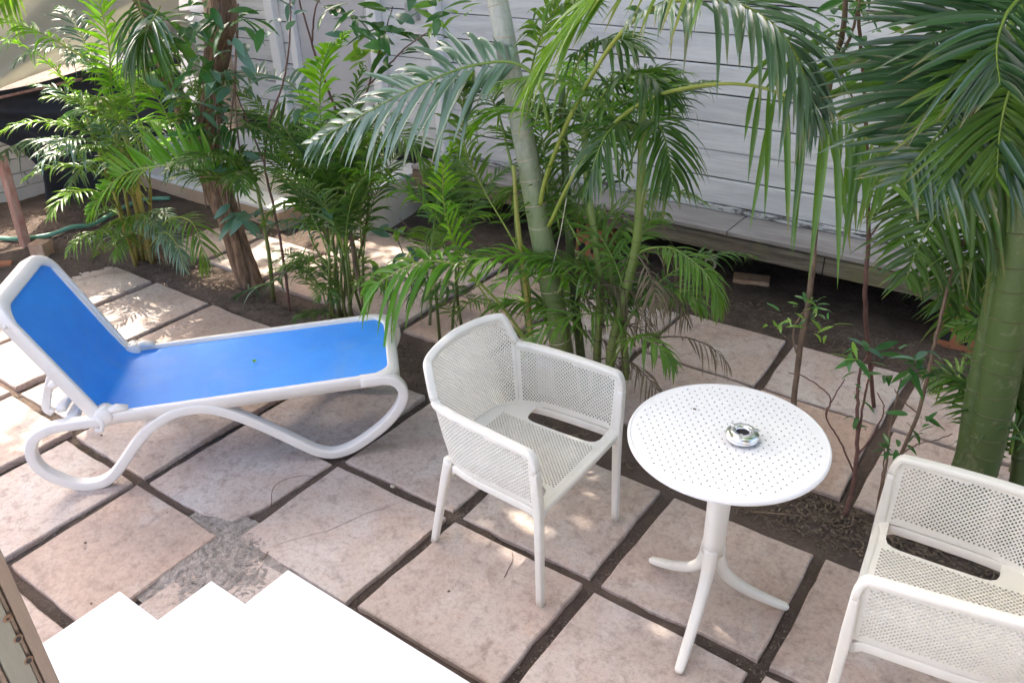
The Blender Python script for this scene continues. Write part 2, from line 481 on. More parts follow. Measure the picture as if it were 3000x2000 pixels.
class MB:
    def __init__(self):
        self.v = []
        self.f = []

    def add(self, V, Fc):
        o = len(self.v)
        self.v.extend([tuple(float(x) for x in p) for p in V])
        self.f.extend([tuple(i + o for i in f) for f in Fc])
        return self

    def box(self, x0, x1, y0, y1, z0, z1):
        V = [(x, y, z) for z in (z0, z1) for y in (y0, y1) for x in (x0, x1)]
        return self.add(V, [(0, 2, 3, 1), (4, 5, 7, 6), (0, 1, 5, 4), (2, 6, 7, 3), (0, 4, 6, 2), (1, 3, 7, 5)])

    def tube(self, path, rad, n=8, caps=True):
        V, Fc = tube_arrays(path, rad, n, caps)
        return self.add(V, Fc)

    def obj(self, name, mat, parent=None, smooth=False, bevel=0.0, seg=2):
        o = link(name, make_mesh(name, self.v, self.f, smooth), mat, parent)
        if bevel:
            md = o.modifiers.new('bevel', 'BEVEL')
            md.width = bevel
            md.segments = seg
            md.limit_method = 'ANGLE'
            md.angle_limit = R(40)
        return o


def frames(path, up=None):
    P = np.asarray(path, float)
    T = np.gradient(P, axis=0)
    T /= np.linalg.norm(T, axis=1)[:, None] + 1e-12
    if up is None:
        up = np.array([0, 0, 1.0]) if abs(T[0][2]) < 0.9 else np.array([1.0, 0, 0])
    up = np.asarray(up, float)
    A = []
    a = up - T[0] * (T[0] @ up)
    a /= np.linalg.norm(a)
    for t in T:
        a = a - t * (a @ t)
        a /= np.linalg.norm(a) + 1e-12
        A.append(a.copy())
    A = np.array(A)
    B = np.cross(T, A)
    return P, T, A, B


def tube_arrays(path, rad, n=8, caps=True):
    P, T, A, B = frames(path)
    rad = np.broadcast_to(np.asarray(rad, float), (len(P),))
    th = np.linspace(0, 2 * np.pi, n, endpoint=False)
    V = (P[:, None] + rad[:, None, None] * (np.cos(th)[None, :, None] * A[:, None] + np.sin(th)[None, :, None] * B[:, None])).reshape(-1, 3)
    Fc = []
    for i in range(len(P) - 1):
        for j in range(n):
            k = (j + 1) % n
            Fc.append((i * n + j, i * n + k, (i + 1) * n + k, (i + 1) * n + j))
    if caps:
        Fc.append(tuple(range(n - 1, -1, -1)))
        Fc.append(tuple((len(P) - 1) * n + j for j in range(n)))
    return V, Fc


def sweep(path, wa, wb, up=None, closed=False, corner=0.35, nc=3, fixed=None):
    """rounded-rectangle section (half sizes wa along 'up', wb across) swept along a path"""
    P = np.asarray(path, float)
    if closed:
        T = np.roll(P, -1, 0) - np.roll(P, 1, 0)
    else:
        T = np.gradient(P, axis=0)
    T /= np.linalg.norm(T, axis=1)[:, None] + 1e-12
    if fixed is not None:                                   # binormal kept fixed
        B = np.tile(np.asarray(fixed, float), (len(P), 1))
        B = B - T * (B * T).sum(1)[:, None]
        B /= np.linalg.norm(B, axis=1)[:, None]
        A = np.cross(B, T)
    else:
        _, _, A, B = frames(P, up)
    wa = np.broadcast_to(np.asarray(wa, float), (len(P),))
    wb = np.broadcast_to(np.asarray(wb, float), (len(P),))
    sec = []
    for q, (sa, sb) in enumerate(((1, 1), (-1, 1), (-1, -1), (1, -1))):
        for j in range(nc):
            t = (q + j / (nc - 1)) * np.pi / 2 if nc > 1 else 0
            sec.append((sa, sb, math.cos(t), math.sin(t)))
    V = []
    for i in range(len(P)):
        r = corner * min(wa[i], wb[i])
        for sa, sb, c, s in sec:
            V.append(P[i] + A[i] * (sa * (wa[i] - r) + r * c) + B[i] * (sb * (wb[i] - r) + r * s))
    n = len(sec)
    Fc = []
    m = len(P)
    for i in range(m if closed else m - 1):
        i2 = (i + 1) % m
        for j in range(n):
            k = (j + 1) % n
            Fc.append((i * n + j, i * n + k, i2 * n + k, i2 * n + j))
    if not closed:
        Fc.append(tuple(range(n - 1, -1, -1)))
        Fc.append(tuple((m - 1) * n + j for j in range(n)))
    return V, Fc


def catmull(pts, n, closed=False):
    P = np.asarray(pts, float)
    m = len(P)
    if closed:
        Q = np.vstack([P[-1], P, P[0], P[1]])
        segs = m
    else:
        Q = np.vstack([2 * P[0] - P[1], P, 2 * P[-1] - P[-2]])
        segs = m - 1
    out = []
    total = n
    for k in range(total):
        u = k / total * segs if closed else k / (total - 1) * segs
        i = min(int(u), segs - 1)
        t = u - i
        p0, p1, p2, p3 = Q[i], Q[i + 1], Q[i + 2], Q[i + 3]
        out.append(0.5 * ((2 * p1) + (-p0 + p2) * t + (2 * p0 - 5 * p1 + 4 * p2 - p3) * t * t + (-p0 + 3 * p1 - 3 * p2 + p3) * t ** 3))
    return np.array(out)


def perforated(outline, holes, fmap, extra=None):
    """flat outline with polygon holes, triangulated, each vertex mapped to 3-D"""
    V = []
    E = []
    def loop(pts):
        o = len(V)
        V.extend([Vector((float(a), float(b))) for a, b in pts])
        k = len(pts)
        E.extend([(o + i, o + (i + 1) % k) for i in range(k)])
    loop(outline)
    for h_ in holes:
        loop(h_)
    nh = len(V)
    if extra:
        V.extend([Vector((float(a), float(b))) for a, b in extra])
    vo, eo, fo, *_ = geometry.delaunay_2d_cdt(V, E, [], 1, 1e-7)
    # drop the triangles that fill a hole
    cen = np.array([(sum((vo[i].x for i in f)) / 3, sum((vo[i].y for i in f)) / 3) for f in fo])
    hc = np.array([np.mean(h_, axis=0) for h_ in holes]) if holes else np.zeros((0, 2))
    keep = np.ones(len(fo), bool)
    cell = {}
    if holes:
        rad = [max(math.hypot(p[0] - c[0], p[1] - c[1]) for p in h_) for h_, c in zip(holes, hc)]
        gs = 0.03
        for i, c in enumerate(hc):
            rr = rad[i]
            for a in range(int(math.floor((c[0] - rr) / gs)), int(math.floor((c[0] + rr) / gs)) + 1):
                for b_ in range(int(math.floor((c[1] - rr) / gs)), int(math.floor((c[1] + rr) / gs)) + 1):
                    cell.setdefault((a, b_), []).append(i)
        for k, c in enumerate(cen):
            for i in cell.get((int(math.floor(c[0] / gs)), int(math.floor(c[1] / gs))), ()):
                if math.hypot(c[0] - hc[i][0], c[1] - hc[i][1]) > rad[i]:
                    continue
                h_ = holes[i]
                ins = False
                j = len(h_) - 1
                for q in range(len(h_)):
                    if (h_[q][1] > c[1]) != (h_[j][1] > c[1]) and c[0] < (h_[j][0] - h_[q][0]) * (c[1] - h_[q][1]) / (h_[j][1] - h_[q][1]) + h_[q][0]:
                        ins = not ins
                    j = q
                if ins:
                    keep[k] = False
                    break
    Fc = [tuple(f) for f, k in zip(fo, keep) if k]
    return [fmap(v.x, v.y) for v in vo], Fc


# ================================================================== GROUND
def axis(lo, hi, step, far):
    a = np.arange(lo, hi + 1e-6, step)
    return np.concatenate([[-far, -far * 0.5, lo - 6, lo - 2], a, [hi + 2, hi + 6, far * 0.5, far]])


gx = axis(-7.6, 1.6, 0.055, 80)
gy = axis(-0.4, 6.2, 0.055, 80)
GX, GY = np.meshgrid(gx, gy, indexing='xy')


def soil_z(x, y):
    z = -0.0225 + 0.005 * np.sin(3.1 * x + 1.3) * np.cos(2.7 * y) + 0.004 * np.sin(9 * x + 4 * y) * np.sin(7.3 * y - 2 * x)
    z = z + 0.032 * np.exp(-((y - 2.70) / 0.10) ** 2)                     # planting strip heaped a little
    z = z + 0.05 * np.clip((y - 4.15) / 0.4, 0, 1)                        # rises under the cabin
    z = z + 0.035 * np.clip((-5.1 - x) / 0.4, 0, 1)
    return z


GZ = soil_z(GX, GY) + rng.normal(0, 0.0030, GX.shape)
nx, ny = len(gx), len(gy)
idx = np.arange(nx * ny).reshape(ny, nx)
quads = np.stack([idx[:-1, :-1], idx[:-1, 1:], idx[1:, 1:], idx[1:, :-1]], -1).reshape(-1, 4)
ground = link('ground', make_mesh('ground', np.stack([GX, GY, GZ], -1).reshape(-1, 3), quads, True), 'soil')
tag(ground, 'bare reddish brown soil between and beyond the paving slabs', 'ground', kind='structure')


# ================================================================== PAVING
def poly_prism(pts, ztop, zbot, tilt=(0, 0), cen=(0, 0), inset=0.008):
    k = len(pts)
    cx, cy = np.mean(pts, axis=0)
    V = []
    for x, y in pts:                      # top, pulled in a little (worn arris)
        dx, dy = cx - x, cy - y
        d = math.hypot(dx, dy)
        V.append((x + dx / d * inset, y + dy / d * inset, ztop + tilt[0] * (x - cx) + tilt[1] * (y - cy)))
    for x, y in pts:
        V.append((x, y, ztop - inset * 0.9 + tilt[0] * (x - cx) + tilt[1] * (y - cy)))
    for x, y in pts:
        V.append((x, y, zbot))
    Fc = [tuple(range(k))]
    for a in (0, 1):
        for i in range(k):
            j = (i + 1) % k
            Fc.append((a * k + i, (a + 1) * k + i, (a + 1) * k + j, a * k + j))
    return V, Fc


paving = tag(bpy.data.objects.new('paving', None), 'square pinkish stone slabs laid in a grid with wide soil joints', 'paving', kind='structure')
COL.objects.link(paving)


def wobble(a, b, n, amp):
    a = np.array(a); b = np.array(b)
    d = b - a
    nrm = np.array([-d[1], d[0]]) / np.linalg.norm(d)
    ts = np.linspace(0, 1, n, endpoint=False)
    o = np.cumsum(rng.normal(0, 1, n)) * amp * 0.4
    o -= np.linspace(o[0], o[-1], n)
    return [tuple(a + d * t + nrm * q) for t, q in zip(ts, o)]


def slab(x0, x1, y0, y1, crack=None, chip=None):
    c = [np.array(q) + rng.normal(0, 0.006, 2) for q in ((x0, y0), (x1, y0), (x1, y1), (x0, y1))]
    pts = []
    for i in range(4):
        pts += wobble(c[i], c[(i + 1) % 4], 9, 0.0062)
    if chip:                                                    # broken corner
        px, py, r = chip
        pts = [(x, y) if math.hypot(x - px, y - py) > r else tuple(np.array((px, py)) + (np.array(((x0 + x1) / 2, (y0 + y1) / 2)) - np.array((px, py))) * (0.17 + rng.normal(0, 0.012))) for x, y in pts]
    zt = rng.normal(0.0, 0.003)
    tilt = rng.normal(0, 0.004, 2)
    groups = [pts]
    if crack:                                                   # split along a jagged line between two rim indices
        i0, i1 = crack
        a, b_ = np.array(pts[i0]), np.array(pts[i1])
        mid = [a + (b_ - a) * t + rng.normal(0, 0.012, 2) for t in (0.15, 0.3, 0.42, 0.55, 0.7, 0.85)]
        e = (b_ - a) / np.linalg.norm(b_ - a)
        nn = np.array([-e[1], e[0]]) * 0.0011
        A = [tuple(p) for p in pts[i0:i1 + 1]] + [tuple(q - nn) for q in mid[::-1]]
        Bp = [tuple(p) for p in pts[i1:]] + [tuple(p) for p in pts[:i0 + 1]] + [tuple(q + nn) for q in mid]
        groups = [A, Bp]
    for g in groups:
        V, Fc = poly_prism(g, zt, -0.075, tilt, inset=0.006 if len(groups) == 1 else 0.0025)
        o = link('slab', make_mesh('slab', V, Fc), 'slab', paving)
        bm = bmesh.new(); bm.from_mesh(o.data)
        bmesh.ops.triangulate(bm, faces=[f for f in bm.faces if len(f.verts) > 4])
        bm.to_mesh(o.data); bm.free()


XJ = [-6.66, -6.05, -5.44, -4.83, -4.22, -3.60, -3.00, -2.385, -1.72, -1.065, -0.437, 0.20, 0.84]
YJ = [0.08, 0.69, 1.30, 1.89, 2.53]
J = 0.0265
cr = {(7, 1): (4, 24), (8, 1): (12, 32), (9, 2): None, (7, 2): (2, 21), (10, 2): (6, 26)}
for i in range(len(XJ) - 1):
    for j in range(len(YJ) - 1):
        if i == 0 and j > 2:
            continue
        yo = 0.05 if XJ[i] < -3.7 else 0.0                      # the grid shifts a little on the left
        if XJ[i] < -5.5 and j == 3:
            continue
        if j == 0 and XJ[i] > -0.5:
            pass
        x0, x1, y0, y1 = XJ[i] + J, XJ[i + 1] - J, YJ[j] + yo + J * 0.95, YJ[j + 1] + yo - J * 0.95
        if (i, j) == (5, 0):
            continue
        chip = None
        if (i, j) == (6, 2):
            chip = (x1, y0, 0.17)
        slab(x0, x1, y0, y1, cr.get((i, j)), chip)
YK = [2.86, 3.50, 4.04]
for i in range(2, len(XJ) - 1):
    for j in range(2):
        x0, x1, y0, y1 = XJ[i] + J, XJ[i + 1] - J, YK[j] + 0.010, YK[j + 1] - 0.010
        if XJ[i] < -4.3 and j == 1:
            y1 = 3.64
            if XJ[i] < -4.9:
                continue
            continue
        slab(x0, x1, y0 + (0.1 if j == 0 and XJ[i] < -2.5 else 0), y1)


# ================================================================== STAIR AND DOORWAY IN FRONT
stair = empty('porch_stair', (-1.1, 0.4, 0), 0, 'bright white painted stair stepping down from the doorway, bottom left', 'stair')
for z, y1, y0 in ((0.20, 1.193, 0.60), (0.378, 0.922, 0.42), (0.559, 0.663, 0.30), (0.74, 0.40, -1.6)):
    x1 = 0.55 if z < 0.7 else 1.6
    b_ = MB().box(-1.870, x1, y0, y1, z - 0.045 if z < 0.7 else z - 0.12, z)
    o = b_.obj('tread' if z < 0.7 else 'landing', 'white_paint', None, bevel=0.004)
    o.parent = stair
    o.matrix_parent_inverse = Matrix.Translation((1.1, -0.4, 0))
    b_ = MB().box(-1.845, x1 - 0.03, y0 - 0.02, y1 - 0.03, -0.05, z - 0.0465 if z < 0.7 else z - 0.122)
    o = b_.obj('riser_block', 'white_paint', None)
    o.parent = stair
    o.matrix_parent_inverse = Matrix.Translation((1.1, -0.4, 0))

# unseen house front, wall and eave, added to darken the right of the yard
house = empty('unseen_house', (2.3, 0.0, 0), 0, 'unseen wall and deep eave added right of the stair to darken that side', 'house')
HI = Matrix.Translation((-2.3, 0, 0))
for nm, a, mt in (('wall', (0.60, 4.5, -0.25, 0.22, -0.05, 3.0), 'cream_render'), ('eave', (-0.25, 4.7, -1.5, 1.55, 3.02, 3.14), 'timber'), ('fascia', (-0.26, 4.7, 1.552, 1.585, 2.96, 3.16), 'white_trim')):
    o = MB().box(*a).obj(nm, mt, house, bevel=0.004)
    o.matrix_parent_inverse = HI

# door jamb: grooved frame seen edge-on at the lower left
jx, jy = -0.900, 0.2150
jamb = empty('door_jamb', (jx, jy, 0.74), 0, 'weathered olive door jamb with rusty screw holes, lower left corner', 'door frame')


def jbox(name, y0, y1, x1, mat, bev=0.0015, x0=-0.07):
    return MB().box(x0, x1, y0, y1, 0.0, 2.1).obj(name, mat, jamb, bevel=bev)


jbox('edge_strip', -0.0145, 0.0, 0.0, 'jamb_edge')
jbox('edge_bead', -0.0205, -0.0155, -0.004, 'jamb_edge')
jbox('strike_strip', -0.047, -0.0215, 0.001, 'jamb')
jbox('inner_bead', -0.055, -0.048, -0.005, 'jamb_edge')
jbox('inner_strip', -0.074, -0.056, -0.001, 'jamb')
jbox('inner_edge', -0.080, -0.0755, -0.006, 'grey_door')
jbox('back_strip', -0.135, -0.081, -0.003, 'jamb')
for px, py, r in ((53, 1870, 0.0034), (84, 1934, 0.0034), (22, 1811, 0.0018)):
    q = onx(px, py, jx + 0.001)
    y, z = q[1] - jy, q[2] - 0.74
    MB().tube([(0.0002, y, z), (0.0016, y, z)], [0.0062, 0.0048], 14).obj('rust_stain', 'rust', jamb)
    MB().tube([(0.0012, y, z), (0.0021, y, z)], [r, r], 12).obj('hole_shade', 'black', jamb)  # black disc stands for the dark inside the hole


# ================================================================== CABIN
WALL_Y = 4.640
cabin = empty('cabin', (-2.5, WALL_Y, 0), 0, 'white weatherboard cabin raised on piers behind the palms', 'cabin')
CI = Matrix.Translation((2.5, -WALL_Y, 0))


def cab(o, parent=None):
    o.parent = parent or cabin
    if parent is None:
        o.matrix_parent_inverse = CI
    return o


Z0, PIT = 0.474, 0.1655
board_me = {}
for (bx0, bx1) in ((-4.02, 2.6), (-9.0, -4.025)):
    V, Fc = [], []
    for k in range(15):
        z = Z0 + k * PIT
        L_ = bx1 - bx0
        if bx0 not in board_me:
            mb = MB()
            xs = np.linspace(0, L_, 25)
            prof = [(0.0, 0.0), (0.004, -0.007), (0.0, -0.0105)]     # unused guide
            sec = [(0.014, 0.0), (0.0, 0.0), (-0.004, 0.005), (-0.004, PIT - 0.014), (0.001, PIT - 0.0075), (0.014, PIT - 0.0075)]
            VV = [(x, yy, zz) for x in xs for yy, zz in sec]
            FF = []
            ns = len(sec)
            for a in range(len(xs) - 1):
                for q in range(ns):
                    q2 = (q + 1) % ns
                    FF.append((a * ns + q, (a + 1) * ns + q, (a + 1) * ns + q2, a * ns + q2))
            FF.append(tuple(range(ns)))
            FF.append(tuple((len(xs) - 1) * ns + q for q in range(ns - 1, -1, -1)))
            board_me[bx0] = make_mesh('wall_board', VV, FF)
            board_me[bx0].materials.append(MAT['board'])
        o = link('wall_board', board_me[bx0], None)
        o.location = (bx0, WALL_Y + rng.normal(0, 0.0012), z + rng.normal(0, 0.001))
        cab(o)
cab(MB().box(-9.0, 2.6, WALL_Y + 0.016, WALL_Y + 0.12, 0.32, 3.0).obj('wall_backing', 'black'))  # black, so the shadow lines between the boards are in its colour
# flaking bottom trim, ledge planks, bearer
cab(MB().box(-3.98, 2.6, WALL_Y - 0.022, WALL_Y + 0.012, 0.437, 0.4705).obj('base_trim', 'trim', bevel=0.004))
xs = [-4.1, -2.95, -1.62, -0.25, 1.1, 2.6]
for a, b_ in zip(xs[:-1], xs[1:]):
    cab(MB().box(a + 0.003, b_ - 0.003, 4.338, WALL_Y - 0.001, 0.408 + rng.normal(0, 0.001), 0.434).obj('ledge_plank', 'ledge', bevel=0.004))
cab(MB().box(-4.1, 2.6, 4.352, 4.40, 0.396, 0.4065).obj('ledge_batten', 'timber', bevel=0.002))
xs = [-4.1, -1.05, 2.6]
for a, b_ in zip(xs[:-1], xs[1:]):
    cab(MB().box(a + 0.002, b_ - 0.002, 4.345, 4.395, 0.292, 0.3945).obj('bearer', 'timber', bevel=0.005))
cab(MB().box(-9.0, 2.6, 4.43, 8.0, 0.30, 0.33).obj('floor_underside', 'black'))  # black stands for the shade beneath the floor
cab(MB().box(-9.0, 2.6, 5.6, 5.66, -0.05, 0.30).obj('dark_backdrop', 'black'))  # black sheet added to keep the gap under the cabin dark
# piers of hollow terracotta blocks
for px in (-0.33, -2.6, 1.7):
    pr = cab(MB().box(px - 0.10, px + 0.10, 4.41, 4.60, -0.02, 0.135).box(px - 0.098, px + 0.098, 4.413, 4.597, 0.139, 0.298).obj('pier', 'terracotta', bevel=0.006))
    for z in (0.02, 0.16):
        for dx in (-0.05, 0.045):
            h_ = MB().box(px + dx - 0.025, px + dx + 0.025, 4.4075, 4.4095, z + 0.03, z + 0.09).obj('cavity_shade', 'black')  # black plate on the block face stands for the shaded hollow
            h_.parent = pr
# posts, door and ochre post at the left end
for x, w_, zb in ((-3.99, 0.036, 0.437), (-4.585, 0.045, 0.437), (-5.74, 0.050, 0.437), (-5.50, 0.035, 0.437)):
    cab(MB().box(x - w_, x + w_, WALL_Y - 0.075, WALL_Y - 0.006, zb, 2.96).obj('post', 'white_trim', bevel=0.006))
cab(MB().box(-5.46, -4.635, WALL_Y - 0.030, WALL_Y - 0.006, 0.45, 2.5).obj('door', 'grey_door', bevel=0.004))
for zz in (0.92, 1.36, 1.8):
    cab(MB().box(-5.40, -4.70, WALL_Y - 0.034, WALL_Y - 0.0305, zz, zz + 0.40).obj('door_panel', 'grey_door', bevel=0.003))
cab(MB().box(-6.55, -6.42, WALL_Y - 0.11, WALL_Y - 0.006, 0.1, 2.9).obj('ochre_post', 'tan_render', bevel=0.005))
cab(MB().box(-4.27, -4.16, WALL_Y - 0.05, WALL_Y - 0.006, 1.40, 1.52).obj('meter_box', 'grey_plastic', bevel=0.008))
# roof with a short eave
rv = [(-9.3, 4.45, 2.98), (2.9, 4.45, 2.98), (2.9, 8.2, 4.3), (-9.3, 8.2, 4.3), (-9.3, 4.45, 3.04), (2.9, 4.45, 3.04), (2.9, 8.2, 4.36), (-9.3, 8.2, 4.36)]
cab(MB().add(rv, [(0, 3, 2, 1), (4, 5, 6, 7), (0, 1, 5, 4), (1, 2, 6, 5), (2, 3, 7, 6), (3, 0, 4, 7)]).obj('roof', 'timber'))

# entrance plinth with two steps at the left end
pl = empty('entrance_steps', (-5.3, 3.9, 0), 0, 'white topped cream entrance steps leading up to the cabin door', 'steps')
PI_ = Matrix.Translation((5.3, -3.9, 0))
for nm, a, mt in (('plinth', (-7.2, -4.19, 3.90, 4.60, -0.04, 0.300), 'cream_render'), ('platform_top', (-7.2, -4.17, 3.885, 4.615, 0.303, 0.335), 'white_trim'),
                  ('step_riser', (-7.2, -4.86, 3.66, 3.898, -0.04, 0.118), 'tan_render'), ('step_tread', (-7.2, -4.85, 3.645, 3.8985, 0.120, 0.150), 'white_trim')):
    o = MB().box(*a).obj(nm, mt, pl, bevel=0.006)
    o.matrix_parent_inverse = PI_

# things lying under the cabin
q = onz(2081, 772, 0.06)
ring = MB()
th = np.linspace(0, 2 * np.pi, 17)[:-1]
V, Fc = sweep([(0.035 * math.cos(t), 0, 0.035 * math.sin(t)) for t in th], 0.008, 0.012, closed=True, fixed=(0, 1, 0))
o = MB().add(V, Fc).obj('pipe_ring', 'straw', None, True)
o.location = (q[0], q[1], 0.06)
tag(o, 'small pale pipe ring in the dark gap beneath the cabin', 'pipe')
for k, (px, py, rz) in enumerate(((2200, 828, 0.3),)):
    q = onz(px, py, 0.02)
    o = MB().box(-0.11, 0.11, -0.05, 0.05, 0, 0.06).obj('brick', 'brickbit', None, bevel=0.005)
    o.location = (q[0], q[1], 0.0); o.rotation_euler = (0.06, 0, rz)
    tag(o, 'dusty brick half hidden on the soil beneath the cabin edge', 'brick')


# ================================================================== LEFT BOUNDARY: TARP, NETTING, POST, HOSE
FX = -6.89


def sheet(name, corners, nu, nv, fold, mat, thick=0.004):
    c = [np.array(q, float) for q in corners]                    # bottom-left, bottom-right, top-right, top-left
    V, Fc = [], []
    for j in range(nv + 1):
        for i in range(nu + 1):
            u, v = i / nu, j / nv
            p_ = (c[0] * (1 - u) + c[1] * u) * (1 - v) + (c[3] * (1 - u) + c[2] * u) * v
            V.append(p_ + fold(u, v))
    for j in range(nv):
        for i in range(nu):
            a = j * (nu + 1) + i
            Fc.append((a, a + 1, a + nu + 2, a + nu + 1))
    o = link(name, make_mesh(name, np.array(V), Fc, True), mat)
    md = o.modifiers.new('thickness', 'SOLIDIFY'); md.thickness = thick
    return o


def f_tarp(u, v):
    a = math.atan2(v + 0.12, u - 0.20)
    r = math.hypot(v + 0.12, u - 0.2)
    return np.array([0.13 * math.sin(11 * a + 2) * min(1, r * 1.6) + 0.06 * math.sin(23 * a + 1) * min(1, r) + 0.10 * math.sin(math.pi * v), 0, -0.06 * math.sin(2.1 * u * math.pi) * (1 - v)])


o = sheet('tarp', [(FX + 0.04, 1.3, 0.93), (FX + 0.04, 4.5, 1.03), (FX - 0.15, 4.5, 2.75), (FX - 0.15, 1.3, 2.75)], 90, 50, f_tarp, 'tarp')
tag(o, 'sagging olive beige tarpaulin hung above the black netting', 'tarpaulin')


def f_net(u, v):
    a = math.atan2(1.05 - v, u + 0.05)
    return np.array([0.035 * math.sin(13 * a) * min(1, 2 * u + .2) + 0.012 * math.sin(24 * u + 3 * v), 0.30 * math.sin(math.pi * min(1, v * 1.05)) * (1 - u) ** 3, -0.03 * math.sin(3 * u)])


o = sheet('shade_netting', [(FX, 2.90, 0.02), (FX, 4.40, 0.02), (FX, 4.40, 1.06), (FX, 2.24, 0.92)], 60, 36, f_net, 'netting')
tag(o, 'black shade netting hung as a fence at the far left', 'netting')
a, b_ = onx(-60, 283, FX + 0.10), onx(250, 208, FX + 0.10)
o = MB().tube([a + (b_ - a) * t + np.array([0, 0, -0.02 * math.sin(math.pi * t)]) for t in np.linspace(0, 1, 9)], 0.016, 10).obj('pipe', 'black', None, True)
tag(o, 'thin black pipe running along the tarpaulin hem above the netting', 'pipe')
a, b_ = onx(-60, 300, FX + 0.09), onx(240, 232, FX + 0.09)
o = MB().tube([a + (b_ - a) * t for t in np.linspace(0, 1, 5)], 0.010, 8).obj('batten', 'redpost', None, True)
tag(o, 'narrow red batten just below the black pipe', 'batten')


o = sheet('tarp', [(FX - 0.06, 4.30, 0.0), (FX - 0.06, 4.95, 0.0), (FX - 0.06, 4.95, 1.35), (FX - 0.06, 4.30, 1.35)], 30, 20, f_net, 'tarp')
tag(o, 'pale tarpaulin reaching the ground behind the brown tree, right of the netting', 'tarpaulin')


def f_cur(u, v):
    return np.array([0.05 * math.sin(11 * u + 1.5 * v), 0.03 * math.sin(5 * v + 4 * u), 0])


o = sheet('hanging_cloth', [(-6.62, 1.55, -0.02), (-6.45, 2.32, -0.02), (-6.62, 2.22, 0.98), (-6.7, 1.5, 1.05)], 40, 24, f_cur, 'tarp')
tag(o, 'beige cloth hanging in folds at the far left edge behind the red post', 'cloth')
a, b_ = onz(78, 728, 0.0), onx(5, 470, -6.30)
V, Fc = sweep([a + (b_ - a) * t for t in (-0.05, 0.3, 0.7, 1.05)], 0.028, 0.042, up=(0, 1, 0))
o = MB().add(V, Fc).obj('leaning_post', 'redpost')
tag(o, 'leaning red brown timber post beside the green hose', 'post')
# white block wall beyond the gap: separate blocks
bw = empty('block_wall', (-7.35, 2.7, 0), 0, 'low white block wall glimpsed behind the leaning red post', 'wall')
blk = make_mesh('block', MB().box(0, 0.12, 0, 0.285, 0, 0.112).v, MB().box(0, 0.12, 0, 0.285, 0, 0.112).f)
blk.materials.append(MAT['blockwall'])
for k in range(7):
    for i in range(6):
        o = link('block', blk, None, bw)
        o.location = (rng.normal(0, 0.003), -0.75 + i * 0.295 + (0.147 if k % 2 else 0), k * 0.12)
# hose
hp = [onz(-140, 690, 0.02), onz(0, 703, 0.02), onz(80, 706, 0.02), onz(190, 690, 0.02), onz(280, 662, 0.02), onz(350, 618, 0.02), onz(420, 590, 0.02), onz(500, 585, 0.02)]
hp = catmull(hp, 40)
hp[:, 2] = soil_z(hp[:, 0], hp[:, 1]) + 0.024
o = MB().tube(hp, 0.017, 10).obj('garden_hose', 'hose', None, True)
tag(o, 'pale green garden hose lying across the soil at the far left', 'hose')
q = onz(128, 752, 0.0)
o = MB().box(-0.055, 0.055, -0.055, 0.055, 0, 0.115).obj('brick_block', 'brickbit', None, bevel=0.006)
o.location = (q[0], q[1], 0.0); o.rotation_euler = (0.0, 0.03, 0.5)
tag(o, 'small square brick block standing on the soil by the hose', 'brick')
q = onz(20, 782, 0.0)
o = MB().box(-0.04, 0.04, -0.03, 0.03, 0, 0.04).obj('brick_fragment', 'terracotta', None, bevel=0.01)
o.location = (q[0], q[1], 0.0); o.rotation_euler = (0.2, 0.1, 0.9)
tag(o, 'broken red brick fragment on the soil at the left edge', 'brick')


# ================================================================== SUN LOUNGER
LA = R(45.99)
ld = np.array([math.cos(LA), math.sin(LA)])                      # towards the foot end
lw = np.array([-math.sin(LA), math.cos(LA)])                     # away from the camera
lounger = empty('sun_lounger', (-3.132, 1.138, 0), LA, 'white resin sun lounger with blue sling and raised backrest', 'sun lounger')
# local axes: x along the lounger, y away from the camera, z up
LWID = 0.60
leg = [(0.16, 0.338), (0.03, 0.335), (-0.067, 0.328), (-0.143, 0.292), (-0.179, 0.222), (-0.172, 0.142), (-0.117, 0.074), (-0.041, 0.026), (0.043, 0.022),
       (0.107, 0.056), (0.171, 0.126), (0.236, 0.205), (0.315, 0.279), (0.403, 0.328), (0.483, 0.343), (0.558, 0.336), (0.628, 0.307), (0.732, 0.238),
       (0.838, 0.154), (0.924, 0.082), (0.984, 0.040), (1.048, 0.023), (1.126, 0.042), (1.217, 0.096), (1.300, 0.163), (1.357, 0.236), (1.378, 0.303),
       (1.352, 0.360), (1.298, 0.380), (1.20, 0.380)]
for yy in (0.0185, LWID - 0.0185):
    pth = catmull([(s, yy, z) for s, z in leg], 110)
    V, Fc = sweep(pth, 0.0215, 0.0235, fixed=(0, 1, 0), corner=0.36, nc=4)
    MB().add(V, Fc).obj('side_frame', 'lounger_white', lounger, True)


def seatz(s):
    return 0.362 + (s - 0.2) * 0.0335


# rail: tapered deep beam each side under the sling edge
for yy in (0.026, LWID - 0.026):
    pth = [(s, yy, seatz(s) - 0.026) for s in np.linspace(0.12, 1.30, 14)]
    V, Fc = sweep(pth, 0.022, 0.014, fixed=(0, 1, 0), corner=0.4)
    MB().add(V, Fc).obj('seat_rail', 'lounger_white', lounger, True)


def rrect(x0, x1, y0, y1, r, n=8, corners=(1, 1, 1, 1)):
    out = []
    for (cx, cy, a0, on) in ((x1 - r, y1 - r, 0, corners[0]), (x0 + r, y1 - r, 90, corners[1]), (x0 + r, y0 + r, 180, corners[2]), (x1 - r, y0 + r, 270, corners[3])):
        for k in range(n + 1):
            a = R(a0 + 90 * k / n)
            if on:
                out.append((cx + r * math.cos(a), cy + r * math.sin(a)))
            elif k == n // 2:
                out.append((cx + r * (1 if math.cos(a) > 0 else -1), cy + r * (1 if math.sin(a) > 0 else -1)))
    return out


